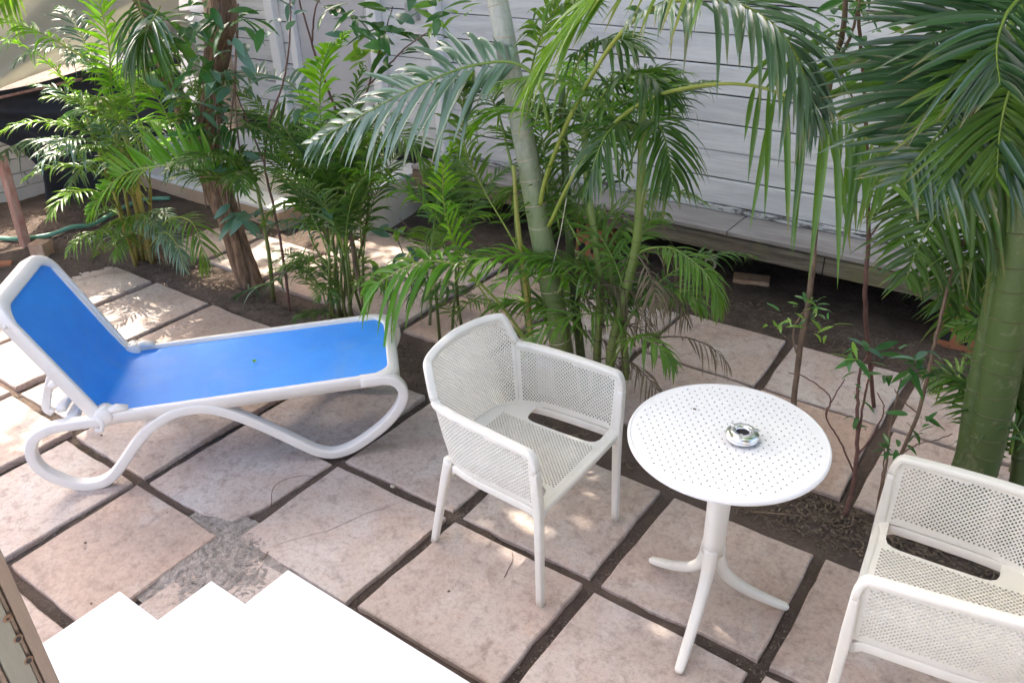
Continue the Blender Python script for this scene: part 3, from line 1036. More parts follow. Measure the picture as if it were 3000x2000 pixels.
def ring_mesh(outer, inner, fmap, th, lip=0.010, skip=9):
    """flat ring (equal point counts) with rounded top edge, mapped to 3-D; fmap(a, b, h)"""
    k = len(outer)
    O_ = np.array(outer); I_ = np.array(inner)
    rows = []
    prof = [(0.0, -th), (0.0, -lip), (0.06, -lip * 0.35), (0.18, 0.0), (0.80, 0.0), (0.95, -lip * 0.4), (1.0, -lip * 1.2), (1.0, -th)]
    V = []
    for t, h_ in prof:
        for a, b_ in O_ * (1 - t) + I_ * t:
            V.append(fmap(a, b_, h_))
    Fc = []
    for r_ in range(len(prof)):
        r2 = (r_ + 1) % len(prof)
        for i in range(k):
            if i == skip:                                        # open at the hinge: the sling runs through
                continue
            j = (i + 1) % k
            Fc.append((r_ * k + i, r_ * k + j, r2 * k + j, r2 * k + i))
    return V, Fc


# seat frame: narrow side margins, wide rounded foot end
outer = rrect(0.135, 1.372, 0.002, LWID - 0.002, 0.10, 8, (1, 0, 0, 1))
inner = rrect(0.150, 1.322, 0.029, LWID - 0.029, 0.09, 8, (1, 0, 0, 1))


def foot_droop(a):
    return -0.030 * max(0, (a - 1.28) / 0.1) ** 2


V, Fc = ring_mesh(outer, inner, lambda a, b_, h_: (a, b_, seatz(a) + 0.010 + h_ + foot_droop(a)), 0.052, 0.007)
MB().add(V, Fc).obj('seat_frame', 'lounger_white', lounger, True)


def grid_sheet(x0, x1, y0, y1, nx_, ny_, fz, inside=None):
    V, Fc = [], []
    for i in range(nx_ + 1):
        for j in range(ny_ + 1):
            V.append(fz(x0 + (x1 - x0) * i / nx_, y0 + (y1 - y0) * j / ny_))
    for i in range(nx_):
        for j in range(ny_):
            a = i * (ny_ + 1) + j
            Fc.append((a, a + ny_ + 1, a + ny_ + 2, a + 1))
    return V, Fc


BB = np.array([0.128, 0.362]); BT = np.array([-0.090, 0.838]); bdir = (BT - BB); BL = np.linalg.norm(bdir); bdir /= BL
bn = np.array([bdir[1], -bdir[0]])                               # normal of the backrest towards the sitter
BLEN = BL + 0.02


def backpt(t, y, h_):
    p_ = BB + bdir * t + bn * h_
    return (p_[0], y, p_[1])


# sling in one piece: seat flat, curving up into the backrest
def sling(u, y):
    m_ = (y - LWID / 2) / (LWID / 2)
    sag = -0.012 * (1 - m_ * m_)
    if u >= 0.12:
        s = 0.20 + (u - 0.12)
        return (s, y, seatz(s) - 0.002 + sag)
    if u <= -0.10:
        t = -u
        q = backpt(t, y, -0.002 + sag)
        return q
    f = (0.12 - u) / 0.22                                        # bend
    s0 = np.array([0.20, seatz(0.20)]); s1 = np.array(backpt(0.10, 0, 0))[[0, 2]]
    c0 = s0 + np.array([-0.075, -0.006]); c1 = s1 - bdir * 0.075
    p_ = (1 - f) ** 3 * s0 + 3 * f * (1 - f) ** 2 * c0 + 3 * f * f * (1 - f) * c1 + f ** 3 * s1
    return (p_[0], y, p_[1] - 0.002 + sag)


V, Fc = grid_sheet(-BLEN - 0.015, 1.262, 0.022, LWID - 0.022, 110, 24, sling)
# trim the rounded corners by pulling the rim points onto the rounded outline
us = np.linspace(-BLEN - 0.015, 1.262, 111)
V2 = []
for i, u in enumerate(us):
    d_end = min(u - us[0], us[-1] - u)
    r = 0.075
    inset = 0 if d_end >= r else r - math.sqrt(max(0, r * r - (r - d_end) ** 2))
    ys = np.linspace(0.022 + inset, LWID - 0.022 - inset, 25)
    V2 += [sling(u, y) for y in ys]
o = MB().add(V2, Fc).obj('sling', 'blue', lounger, True)
md = o.modifiers.new('thickness', 'SOLIDIFY'); md.thickness = 0.004

# backrest frame: rounded at the top
outer = rrect(0.00, BLEN + 0.055, 0.012, LWID - 0.012, 0.11, 8, (1, 0, 0, 1))
inner = rrect(0.02, BLEN, 0.035, LWID - 0.035, 0.09, 8, (1, 0, 0, 1))
V, Fc = ring_mesh(outer, inner, lambda a, b_, h_: backpt(a, b_, h_ + 0.012 - 0.018 * max(0, (a - BLEN + 0.03) / 0.08) ** 2), 0.052, 0.008)
MB().add(V, Fc).obj('backrest_frame', 'lounger_white', lounger, True)
for yy in (0.035, LWID - 0.035):                                  # deep side cheeks of the backrest
    pth = [backpt(t, yy, -0.022) for t in np.linspace(-0.01, BLEN - 0.03, 8)]
    V, Fc = sweep(pth, 0.026, 0.017, fixed=(0, 1, 0), corner=0.4)
    MB().add(V, Fc).obj('backrest_rail', 'lounger_white', lounger, True)
# hinge knuckles
for yy, sgn in ((0.026, -1), (LWID - 0.026, 1)):
    V, Fc = sweep([(0.145, yy - 0.034, 0.360), (0.145, yy - 0.028, 0.360), (0.145, yy + 0.028, 0.360), (0.145, yy + 0.034, 0.360)], [0.030, 0.036, 0.036, 0.030], [0.030, 0.036, 0.036, 0.030], up=(0, 0, 1), corner=0.95, nc=5)
    hg = MB().add(V, Fc).obj('hinge', 'lounger_white', lounger, True)
    V, Fc = sweep([(0.120, yy + sgn * 0.030, 0.375), (0.135, yy + sgn * 0.030, 0.33), (0.125, yy + sgn * 0.030, 0.300), (0.10, yy + sgn * 0.030, 0.306)], 0.010, 0.006, up=(1, 0, 0))
    MB().add(V, Fc).obj('hinge_clip', 'lounger_white', hg, True)
    V, Fc = sweep([(0.165, yy + sgn * 0.004, 0.374), (0.195, yy + sgn * 0.004, 0.384), (0.24, yy, 0.378)], [0.014, 0.016, 0.006], [0.020, 0.022, 0.018], up=(0, 0, 1), corner=0.8)
    MB().add(V, Fc).obj('hinge_cover', 'lounger_white', hg, True)
# folding prop behind the backrest
for yy in (0.085, LWID - 0.085):
    p_ = backpt(0.24, yy, -0.05)
    pth = catmull([p_, (p_[0] - 0.045, yy, p_[2] - 0.09), (p_[0] - 0.075, yy, p_[2] - 0.17), (p_[0] - 0.055, yy, 0.36)], 14)
    V, Fc = sweep(pth, 0.017, 0.012, fixed=(0, 1, 0), corner=0.5)
    MB().add(V, Fc).obj('prop_arm', 'lounger_white', lounger, True)
V, Fc = sweep([(-0.03, y, 0.385) for y in np.linspace(0.06, LWID - 0.06, 5)], 0.015, 0.020, up=(0, 0, 1), corner=0.5)
MB().add(V, Fc).obj('prop_bar', 'lounger_white', lounger, True)
V, Fc = sweep([(0.00, y, 0.335) for y in np.linspace(0.03, LWID - 0.03, 5)], 0.018, 0.024, up=(0, 0, 1), corner=0.5)
MB().add(V, Fc).obj('cross_bar', 'lounger_white', lounger, True)
p_ = backpt(0.20, 0, -0.062)
V, Fc = sweep([(p_[0], y, p_[2]) for y in np.linspace(0.03, LWID - 0.03, 5)], 0.022, 0.014, up=(bn[0], 0, bn[1]), corner=0.4)
MB().add(V, Fc).obj('back_brace', 'lounger_white', lounger, True)
p_ = backpt(0.50, 0.0165, -0.022)
MB().tube([(p_[0], 0.019, p_[2]), (p_[0], 0.010, p_[2])], [0.011, 0.009], 14).obj('stop_knob', 'lounger_white', lounger, True)


# ================================================================== PERFORATED ARMCHAIRS
def smoothstep(t):
    t = min(1, max(0, t))
    return t * t * (3 - 2 * t)


# plan curve of the upright shell, s from front right (+) round the back to front left (-)
top_plan = catmull([(0.286, 0.250), (0.281, 0.10), (0.271, -0.06), (0.252, -0.165), (0.205, -0.238), (0.120, -0.270), (0.0, -0.280),
                    (-0.120, -0.270), (-0.205, -0.238), (-0.252, -0.165), (-0.271, -0.06), (-0.281, 0.10), (-0.286, 0.250)], 241)
bot_plan = catmull([(0.262, 0.250), (0.257, 0.10), (0.247, -0.05), (0.224, -0.135), (0.172, -0.192), (0.100, -0.214), (0.0, -0.220),
                    (-0.100, -0.214), (-0.172, -0.192), (-0.224, -0.135), (-0.247, -0.05), (-0.257, 0.10), (-0.262, 0.250)], 241)
seg = np.linalg.norm(np.diff(top_plan, axis=0), axis=1)
S = np.concatenate([[0], np.cumsum(seg)])
SL = S[-1]


def plan(s, curve):
    s = min(max(s, 0), SL)
    i = min(int(np.searchsorted(S, s, 'right')) - 1, len(S) - 2)
    t = (s - S[i]) / (S[i + 1] - S[i])
    return curve[i] * (1 - t) + curve[i + 1] * t


SB = 0.470                                                        # where the arm ends and the back begins


def ztop(s):
    d_ = min(s, SL - s)                                            # distance from the front edge
    arm = 0.672 + 0.016 * (1 - math.exp(-d_ / 0.2))
    back = 0.803 + 0.016 * (1 - abs(s - SL / 2) / (SL / 2 - SB)) if d_ > SB - 0.05 else 0.803
    return arm + (back - arm) * smoothstep((d_ - (SB - 0.050)) / 0.075)


ZS = 0.435


def shell(s, v):                                                   # v 0 at seat, 1 at the rim
    a = plan(s, bot_plan); b_ = plan(s, top_plan)
    f = v + 0.10 * math.sin(math.pi * v)
    p_ = a * (1 - f) + b_ * f
    return (p_[0], p_[1], ZS + (ztop(s) - ZS) * v)


def shellz(s, z):
    zt = ztop(s)
    return shell(s, min(1.0, (z - ZS) / (zt - ZS)))


def lattice(x0, x1, y0, y1, pitch, r, inside, nside=4, rot=0.0, ry=None):
    """staggered rows of small holes"""
    out = []
    ry = ry or pitch
    j = 0
    y = y0
    while y <= y1:
        x = x0 + (pitch / 2 if j % 2 else 0)
        while x <= x1:
            if inside(x, y):
                out.append([(x + r * math.cos(rot + 2 * math.pi * k / nside), y + r * math.sin(rot + 2 * math.pi * k / nside)) for k in range(nside)])
            x += pitch
        y += ry / 2
        j += 1
    return out


PIT_H, R_H = 0.0162, 0.0050


def seat_map(x, y):
    m_ = x / 0.262
    dip = -0.010 * (1 - m_ * m_) * (1 - (y - 0.02) ** 2 / 0.06)
    front = -0.012 * max(0, (y - 0.205) / 0.055) ** 2
    up = 0.012 * max(0, (abs(x) - 0.225) / 0.037) ** 2
    rear = 0.010 * max(0, (-0.15 - y) / 0.06) ** 2
    return (x, y, ZS + dip + front + up + rear)


# template meshes shared by both chairs
def chair_meshes():
    out = {}
    # seat outline: front edge, then round along the lower edge of the shell
    ol = [(-0.258, 0.262), (-0.12, 0.264), (0.0, 0.264), (0.12, 0.264), (0.258, 0.262)]
    bp = [bot_plan[i] for i in range(4, 237, 6)]
    cut = lambda p_: -0.085 < p_[1] < 0.232
    notch = [(0.258, 0.232), (0.188, 0.230), (0.165, 0.222), (0.154, 0.205), (0.151, 0.185), (0.150, 0.06), (0.149, -0.040), (0.152, -0.062), (0.163, -0.078), (0.183, -0.085), (0.236, -0.085)]
    ol = ol + notch + [(p_[0] * 0.996, p_[1]) for p_ in bp if not cut(p_)] + [(-a, b_) for a, b_ in notch[::-1]]
    slots = []
    for sg in ():
        x0, x1, y0, y1 = 0.182, 0.2485, -0.075, 0.218
        pl_ = rrect(x0, x1, y0, y1, 0.0325, 6)
        slots.append([(sg * a, b_) for a, b_ in pl_])

    def inside(x, y):
        if not (-0.175 < y < 0.238) or abs(x) > 0.138:
            return False
        if y < -0.10 and math.hypot(x, y) > 0.225:
            return False
        return True
    holes = lattice(-0.186, 0.186, -0.18, 0.24, PIT_H * 0.94, R_H, inside, 4, math.pi / 4)
    ex = [(x, y) for x in np.arange(-0.25, 0.251, 0.05) for y in np.arange(-0.2, 0.25, 0.05)]
    V, Fc = perforated(ol, holes + slots, seat_map)
    out['seat'] = make_mesh('seat', V, Fc)
    # upright shell in three panels
    def panel(s0, s1, zlow, margin):
        n_ = 40
        def low(s):                                               # lower edge lifts over the seat slot
            d_ = min(s, SL - s)
            return zlow + (0.004 * min(1, max(0, (d_ - 0.022) / 0.03)) ** 0.5 * min(1, max(0, (0.345 - d_) / 0.03)) ** 0.5 if margin > 0.02 else 0)
        n_ = 90
        ol_ = [(s, low(s)) for s in np.linspace(s0, s1, n_)] + [(s, ztop(s)) for s in np.linspace(s1, s0, n_)]
        ins = lambda s, z: s0 + margin < s < s1 - margin and low(s) + 0.020 < z < min(ztop(s - 0.01), ztop(s + 0.01), ztop(s)) - 0.026
        hs = lattice(s0, s1, zlow, 0.84, PIT_H * 0.94, R_H, ins, 4, 0.0)
        return perforated(ol_, hs, shellz)
    V, Fc = panel(SB - 0.028, SL - SB + 0.028, ZS, 0.012)
    out['backrest'] = make_mesh('backrest', V, Fc)
    V, Fc = panel(0.0, SB - 0.029, ZS, 0.022)
    out['side_a'] = make_mesh('side_panel', V, Fc)
    V, Fc = panel(SL - SB + 0.029, SL, ZS, 0.022)
    out['side_b'] = make_mesh('side_panel', V, Fc)
    for k in ('seat', 'backrest', 'side_a', 'side_b'):
        bm = bmesh.new(); bm.from_mesh(out[k]); bmesh.ops.recalc_face_normals(bm, faces=bm.faces); bm.to_mesh(out[k]); bm.free()
    # rims
    def rim(s0, s1, n_, w_, h_):
        pts = [shell(s, 1.0) for s in np.linspace(s0, s1, n_)]
        return pts
    pts = rim(SB - 0.035, SL - SB + 0.035, 60, 0, 0)
    V, Fc = sweep(pts, 0.0110, 0.0150, up=(0, 0, 1), corner=0.6, nc=4)
    out['back_rim'] = make_mesh('back_rim', V, Fc, True)
    for nm, s0, s1 in (('arm_a', 0.012, SB - 0.036), ('arm_b', SL - 0.012, SL - SB + 0.036)):
        pts = [np.array(shell(s, 1.0)) for s in np.linspace(s0, s1, 36)]
        f0 = pts[0]
        sg = 1 if f0[0] > 0 else -1
        lead = [f0 + np.array([0, 0.0235, -0.070]), f0 + np.array([0, 0.0220, -0.045]), f0 + np.array([0, 0.0175, -0.024]), f0 + np.array([0, 0.0110, -0.010]), f0 + np.array([0, 0.0045, -0.003])]
        P_ = np.array(lead + pts)
        # keep the section upright: across = horizontal normal of the plan curve
        T = np.gradient(P_, axis=0); T /= np.linalg.norm(T, axis=1)[:, None]
        Bv = np.cross(T, np.array([0, 0, 1.0])); 
        for i in range(6):
            Bv[i] = Bv[6]
        Bv /= np.linalg.norm(Bv, axis=1)[:, None]
        Bv = Bv - T * (Bv * T).sum(1)[:, None]; Bv /= np.linalg.norm(Bv, axis=1)[:, None]
        Av = np.cross(Bv, T)
        sec = []
        for q, (sa, sb) in enumerate(((1, 1), (-1, 1), (-1, -1), (1, -1))):
            for j in range(4):
                t = (q + j / 3) * math.pi / 2
                sec.append((sa, sb, math.cos(t), math.sin(t)))
        V, Fc = [], []
        for i in range(len(P_)):
            wa, wb = 0.0110, 0.0160
            r_ = 0.007
            for sa, sb, c_, s_ in sec:
                V.append(P_[i] + Av[i] * (sa * (wa - r_) + r_ * c_) + Bv[i] * (sb * (wb - r_) + r_ * s_))
        ns = len(sec)
        for i in range(len(P_) - 1):
            for j in range(ns):
                k = (j + 1) % ns
                Fc.append((i * ns + j, i * ns + k, (i + 1) * ns + k, (i + 1) * ns + j))
        Fc.append(tuple(range(ns - 1, -1, -1))); Fc.append(tuple((len(P_) - 1) * ns + j for j in range(ns)))
        out[nm] = make_mesh('armrest', V, Fc, True)
    # legs
    for nm, sg in (('a', 1), ('b', -1)):
        P_ = catmull([(sg * 0.2855, 0.2615, 0.612), (sg * 0.277, 0.2605, 0.52), (sg * 0.269, 0.2600, 0.43), (sg * 0.269, 0.2620, 0.25), (sg * 0.273, 0.2660, 0.0)], 22)
        V, Fc = sweep(P_, np.interp(np.linspace(0, 1, 22), [0, 0.3, 0.45, 1], [0.0110, 0.0150, 0.0165, 0.0125]), np.interp(np.linspace(0, 1, 22), [0, 0.28, 0.4, 1], [0.0160, 0.0165, 0.0165, 0.0125]), fixed=(1, 0, 0), corner=0.45, nc=4)
        out['fleg_' + nm] = make_mesh('leg', V, Fc, True)
        P_ = catmull([(sg * 0.219, -0.160, 0.440), (sg * 0.222, -0.186, 0.33), (sg * 0.225, -0.222, 0.17), (sg * 0.227, -0.262, 0.0)], 16)
        V, Fc = sweep(P_, np.linspace(0.0180, 0.0135, 16), np.linspace(0.0150, 0.0125, 16), fixed=(1, 0, 0), corner=0.55, nc=4)
        out['rleg_' + nm] = make_mesh('leg', V, Fc, True)
        # side apron between the legs, arched
        ap = [(sg * abs(q_[0]), q_[1]) for q_ in bot_plan[:92:4]]
        P_ = [(x_, y_, 0.4185 - 0.030 * max(0, (y_ - 0.205) / 0.05) ** 2 - 0.030 * max(0, (-0.105 - y_) / 0.05) ** 2) for x_, y_ in ap]
        P_ = np.array(P_)
        V, Fc = sweep(P_, 0.0160, 0.0050, up=(0, 0, 1), corner=0.6)
        out['apron_' + nm] = make_mesh('apron', V, Fc, True)
    P_ = catmull([(-0.264, 0.260, 0.388), (-0.250, 0.260, 0.412), (-0.22, 0.260, 0.420), (0, 0.261, 0.416), (0.22, 0.260, 0.420), (0.250, 0.260, 0.412), (0.264, 0.260, 0.388)], 30)
    V, Fc = sweep(P_, 0.0135, 0.0120, fixed=(0, 1, 0), corner=0.6, nc=4)
    out['front_rail'] = make_mesh('front_rail', V, Fc, True)
    P_ = catmull([(-0.215, -0.178, 0.40), (-0.1, -0.208, 0.420), (0, -0.212, 0.422), (0.1, -0.208, 0.420), (0.215, -0.178, 0.40)], 16)
    V, Fc = sweep(P_, 0.014, 0.010, fixed=(0, 1, 0), corner=0.5)
    out['rear_rail'] = make_mesh('rear_rail', V, Fc, True)
    return out


CM = chair_meshes()


def armchair(loc, ang, label):
    t = empty('armchair', (loc[0], loc[1], 0), ang - math.pi / 2, label, 'armchair', 'white net armchairs beside the round table')
    for key, nm, th in (('seat', 'seat', 0.005), ('backrest', 'backrest', 0.005), ('side_a', 'side_panel', 0.005), ('side_b', 'side_panel', 0.005)):
        o = link(nm, CM[key], 'plastic', t)
        md = o.modifiers.new('thickness', 'SOLIDIFY'); md.thickness = th; md.offset = 0
    for key, nm in (('back_rim', 'back_rim'), ('arm_a', 'armrest'), ('arm_b', 'armrest'), ('fleg_a', 'leg'), ('fleg_b', 'leg'), ('rleg_a', 'leg'), ('rleg_b', 'leg'),
                    ('apron_a', 'apron'), ('apron_b', 'apron'), ('front_rail', 'front_rail'), ('rear_rail', 'rear_rail')):
        link(nm, CM[key], 'plastic', t)
    return t


armchair((-1.432, 1.969), R(0.5), 'white net-patterned plastic armchair between the lounger and the round table')
armchair((0.042, 2.040), R(185.0), 'white net-patterned plastic armchair at the right edge, cut by the frame')


# ================================================================== ROUND TABLE AND ASHTRAY
TX, TY, TH = -0.674, 2.000, 0.760
table = empty('round_table', (TX, TY, 0), 0, 'round white bistro table with dotted top on three splayed legs', 'table')
RT = 0.300
holes = []
pt = 0.0245
rot = R(12)
j = -14
rows = []
for j in range(-16, 17):
    for i in range(-16, 17):
        x = (i + (0.5 if j % 2 else 0)) * pt
        y = j * pt * 0.866
        x, y = x * math.cos(rot) - y * math.sin(rot), x * math.sin(rot) + y * math.cos(rot)
        if math.hypot(x, y) < RT - 0.026 and math.hypot(x, y) > 0.0:
            holes.append([(x + 0.0036 * math.cos(k * math.pi / 4), y + 0.0036 * math.sin(k * math.pi / 4)) for k in range(8)])
V, Fc = perforated([(0.291 * math.cos(a), 0.291 * math.sin(a)) for a in np.linspace(0, 2 * np.pi, 96, endpoint=False)], holes, lambda x, y: (x, y, TH))
tm = make_mesh('table_top', V, Fc)
top = link('table_top', tm, 'table_white', table)
md = top.modifiers.new('thickness', 'SOLIDIFY'); md.thickness = 0.006; md.offset = -1
# rounded rim
prof = [(0.2915, 0.0), (0.2955, 0.0005), (0.2995, -0.002), (0.3018, -0.007), (0.3015, -0.014), (0.2985, -0.019), (0.293, -0.022), (0.285, -0.022), (0.283, -0.015), (0.285, -0.0062), (0.2915, -0.0045)]
V, Fc = [], []
n_ = 96
for a in np.linspace(0, 2 * np.pi, n_, endpoint=False):
    for r_, z in prof:
        V.append((r_ * math.cos(a), r_ * math.sin(a), TH + z))
k = len(prof)
for i in range(n_):
    i2 = (i + 1) % n_
    for q in range(k):
        q2 = (q + 1) % k
        Fc.append((i * k + q, i2 * k + q, i2 * k + q2, i * k + q2))
MB().add(V, Fc).obj('rim', 'table_white', table, True)
# pedestal: slightly waisted column of rounded triangular section
V, Fc = [], []
zz = [0.735, 0.70, 0.60, 0.45, 0.34, 0.29]
rr = [0.056, 0.043, 0.039, 0.036, 0.036, 0.039]
n_ = 36
for z, r_ in zip(zz, rr):
    for q in range(n_):
        a = 2 * math.pi * q / n_
        r2 = r_ * (1 + 0.07 * math.cos(3 * (a - R(157.2))))
        V.append((r2 * math.cos(a), r2 * math.sin(a), z))
for i in range(len(zz) - 1):
    for q in range(n_):
        q2 = (q + 1) % n_
        Fc.append((i * n_ + q, (i + 1) * n_ + q, (i + 1) * n_ + q2, i * n_ + q2))
Fc.append(tuple(range(n_))); Fc.append(tuple((len(zz) - 1) * n_ + q for q in range(n_ - 1, -1, -1)))
MB().add(V, Fc).obj('pedestal', 'plastic', table, True)
MB().tube([(0, 0, 0.7345), (0, 0, 0.752)], [0.11, 0.13], 32).obj('top_bracket', 'plastic', table)
for a in (157.2, 277.2, 37.2):
    a = R(a)
    prof2 = [(0.012, 0.315), (0.022, 0.262), (0.042, 0.205), (0.085, 0.150), (0.150, 0.097), (0.220, 0.052), (0.272, 0.022), (0.292, 0.013)]
    P_ = catmull([(r_ * math.cos(a), r_ * math.sin(a), z) for r_, z in prof2], 26)
    V, Fc = sweep(P_, np.interp(np.linspace(0, 1, 26), [0, .3, .8, .95, 1], [0.028, 0.021, 0.0135, 0.011, 0.006]), np.interp(np.linspace(0, 1, 26), [0, .3, .8, .95, 1], [0.026, 0.021, 0.0165, 0.014, 0.008]), fixed=(-math.sin(a), math.cos(a), 0), corner=0.8, nc=5)
    MB().add(V, Fc).obj('leg', 'plastic', table, True)

q = onz(2173, 1288, TH)
ash = empty('ashtray', (q[0], q[1], TH + 0.001), 0.4, 'round chrome ashtray standing on the dotted table top', 'ashtray')
ash.scale = (0.94, 0.94, 0.80)


def lathe(prof, n_=48):
    V, Fc = [], []
    k = len(prof)
    for a in np.linspace(0, 2 * np.pi, n_, endpoint=False):
        for r_, z in prof:
            V.append((r_ * math.cos(a), r_ * math.sin(a), z))
    for i in range(n_):
        i2 = (i + 1) % n_
        for q in range(k - 1):
            Fc.append((i * k + q, i2 * k + q, i2 * k + q + 1, i * k + q + 1))
    return V, Fc


V, Fc = lathe([(0.0, 0.0), (0.036, 0.0), (0.044, 0.003), (0.0515, 0.012), (0.0530, 0.019), (0.050, 0.0215), (0.046, 0.0215)])
MB().add(V, Fc).obj('bowl', 'chrome', ash, True)
V, Fc = lathe([(0.046, 0.0216), (0.0525, 0.0222), (0.0545, 0.026), (0.0515, 0.034), (0.043, 0.041), (0.032, 0.0435), (0.023, 0.041), (0.0205, 0.036), (0.0200, 0.028)])
MB().add(V, Fc).obj('lid', 'chrome', ash, True)
V, Fc = lathe([(0.0, 0.0285), (0.021, 0.0285), (0.0212, 0.024)])
MB().add(V, Fc).obj('opening_shade', 'black', ash, True)  # black disc painted as the shade inside the lid
for a in (0.3, 2.4, 4.5):
    MB().box(0.021, 0.050, -0.005, 0.005, 0.0385, 0.0437).obj('rest_groove', 'chrome', ash, bevel=0.001).rotation_euler = (0, 0, a)
q = onz(2035, 1199, TH)
o = MB().box(-0.005, 0.005, -0.003, 0.003, 0, 0.003).obj('table_crumb', 'litter', None, bevel=0.001)
o.location = (q[0], q[1], TH + 0.0005)
tag(o, 'tiny dark plant crumb near the far rim of the table top', 'crumb')


# ================================================================== VEGETATION
KSEG = 5


def leaflet_arrays(pts, n, L0, w0, start=0.2, lift=20, droop=0.35, a0=62, a1=26, up=(0, 0, 1), fold=0.28, jit=1.0, sides=(1, -1)):
    """vectorised pinnate leaflets along a rachis; returns verts (m, (K+1)*3, 3)"""
    P = np.asarray(pts)
    T = np.gradient(P, axis=0); T /= np.linalg.norm(T, axis=1)[:, None]
    M_ = len(P)
    out = []
    ts = np.linspace(start, 0.985, n)
    for sgn in sides:
        q = (ts - start) / (0.985 - start)
        tt = np.clip(ts + rng.normal(0, 0.25 / n, n) * jit, 0, 1) * (M_ - 1)
        i = np.clip(tt.astype(int), 0, M_ - 2); f = (tt - i)[:, None]
        base = P[i] * (1 - f) + P[i + 1] * f
        t = T[i] * (1 - f) + T[i + 1] * f; t /= np.linalg.norm(t, axis=1)[:, None]
        U_ = np.asarray(up, float)
        Nn = U_ - t * (t @ U_)[:, None]
        ln = np.linalg.norm(Nn, axis=1)
        alt = np.array([0.3, -0.9, 0.2])
        bad = ln < 0.15
        if bad.any():
            Nn[bad] = alt - t[bad] * (t[bad] @ alt)[:, None]
        Nn /= np.linalg.norm(Nn, axis=1)[:, None]
        Sd = np.cross(t, Nn) * sgn
        a = np.radians(a0 + (a1 - a0) * q + rng.normal(0, 6, n) * jit)
        lf = np.radians(lift + rng.normal(0, 8, n) * jit)
        Dr = t * np.cos(a)[:, None] + (Sd * np.cos(lf)[:, None] + Nn * np.sin(lf)[:, None]) * np.sin(a)[:, None]
        Dr /= np.linalg.norm(Dr, axis=1)[:, None]
        Ln = L0 * (0.50 + 0.50 * np.sin(np.pi * np.clip(q, 0, 1) ** 0.65)) * (1 - 0.45 * q ** 3) * (1 + rng.normal(0, 0.10, n) * jit) * np.where(rng.random(n) < 0.05, rng.uniform(0.3, 0.7, n), 1.0)
        dr = np.abs(droop * (1 + rng.normal(0, 0.32, n) * jit) + np.where(rng.random(n) < 0.05, 0.5, 0.0))
        Wd = np.cross(Dr, Nn); Wd /= np.linalg.norm(Wd, axis=1)[:, None]
        tw = rng.normal(0, 0.22, n) * jit
        Nl = np.cross(Wd, Dr)
        Wd2 = Wd * np.cos(tw)[:, None] + Nl * np.sin(tw)[:, None]
        Nl2 = np.cross(Wd2, Dr)
        V = np.zeros((n, KSEG + 1, 3, 3))
        wp = [0.30, 0.85, 1.0, 0.86, 0.52, 0.02]
        for j in range(KSEG + 1):
            s = j / KSEG
            c = base + Dr * (Ln * (s - 0.22 * dr * s ** 3))[:, None] + np.array([0, 0, -1.0]) * (dr * Ln * s ** 2.1)[:, None]
            w = w0 * wp[j] * (0.75 + 0.25 * Ln / L0)
            V[:, j, 1] = c - Nl2 * (w * fold * 0.5)[:, None]
            V[:, j, 0] = c + Wd2 * (w * 0.5)[:, None] + Nl2 * (w * fold * 0.5)[:, None]
            V[:, j, 2] = c - Wd2 * (w * 0.5)[:, None] + Nl2 * (w * fold * 0.5)[:, None]
        out.append(V.reshape(n, -1, 3))
    return np.concatenate(out)


LF = []
for j in range(KSEG):
    for k in range(2):
        a = j * 3 + k
        LF.append((a, a + 1, a + 4, a + 3))
LF = np.array(LF)
TIP = np.repeat(np.arange(KSEG + 1) / KSEG, 3)


def frond(palm, ctrl, n=34, L=0.28, w=0.020, mat='palm', single=False, r0=0.008, r1=0.002, rmat='rachis', inv=None, samples=48, dry=0.0, **kw):
    pts = catmull(ctrl, samples)
    fo = MB().tube(pts, np.linspace(r0, r1, samples), 6).obj('frond', rmat, palm, True)
    if inv is not None:
        fo.matrix_parent_inverse = inv
    V = leaflet_arrays(pts, n, L, w if single else w * 1.12, **kw)
    if single:
        for v in V:
            me = make_mesh('leaflet', v, LF, True, np.full(len(v), rng.random()), TIP)
            link('leaflet', me, mat, fo)
    else:
        m_, nv = V.shape[:2]
        F_ = (LF[None] + (np.arange(m_) * nv)[:, None, None]).reshape(-1, 4)
        rnd = np.repeat(rng.random(m_) * 0.5 + rng.random() * 0.5, nv)
        me = make_mesh('leaflets', V.reshape(-1, 3), F_, True, rnd, np.tile(TIP, m_))
        o = link('leaflets', me, mat, fo)
        o['kind'] = 'stuff'
    return fo


def arch(root, az, el, length, bend, n=9, curl=0.0):
    """rachis rising from root at azimuth az / elevation el (degrees), bending over by 'bend' degrees"""
    p_ = np.array(root, float)
    out = [p_.copy()]
    for k in range(n - 1):
        s = (k + 0.5) / (n - 1)
        e = R(el - bend * s ** 1.25)
        a = R(az + curl * s)
        p_ = p_ + length / (n - 1) * np.array([math.cos(e) * math.cos(a), math.cos(e) * math.sin(a), math.sin(e)])
        out.append(p_.copy())
    return np.array(out)


def palm_thing(base, label, group='areca palms in the planting strip'):
    t = empty('areca_palm', (base[0], base[1], 0.0), 0, label, 'palm', group)
    return t, Matrix.Translation((-base[0], -base[1], 0))


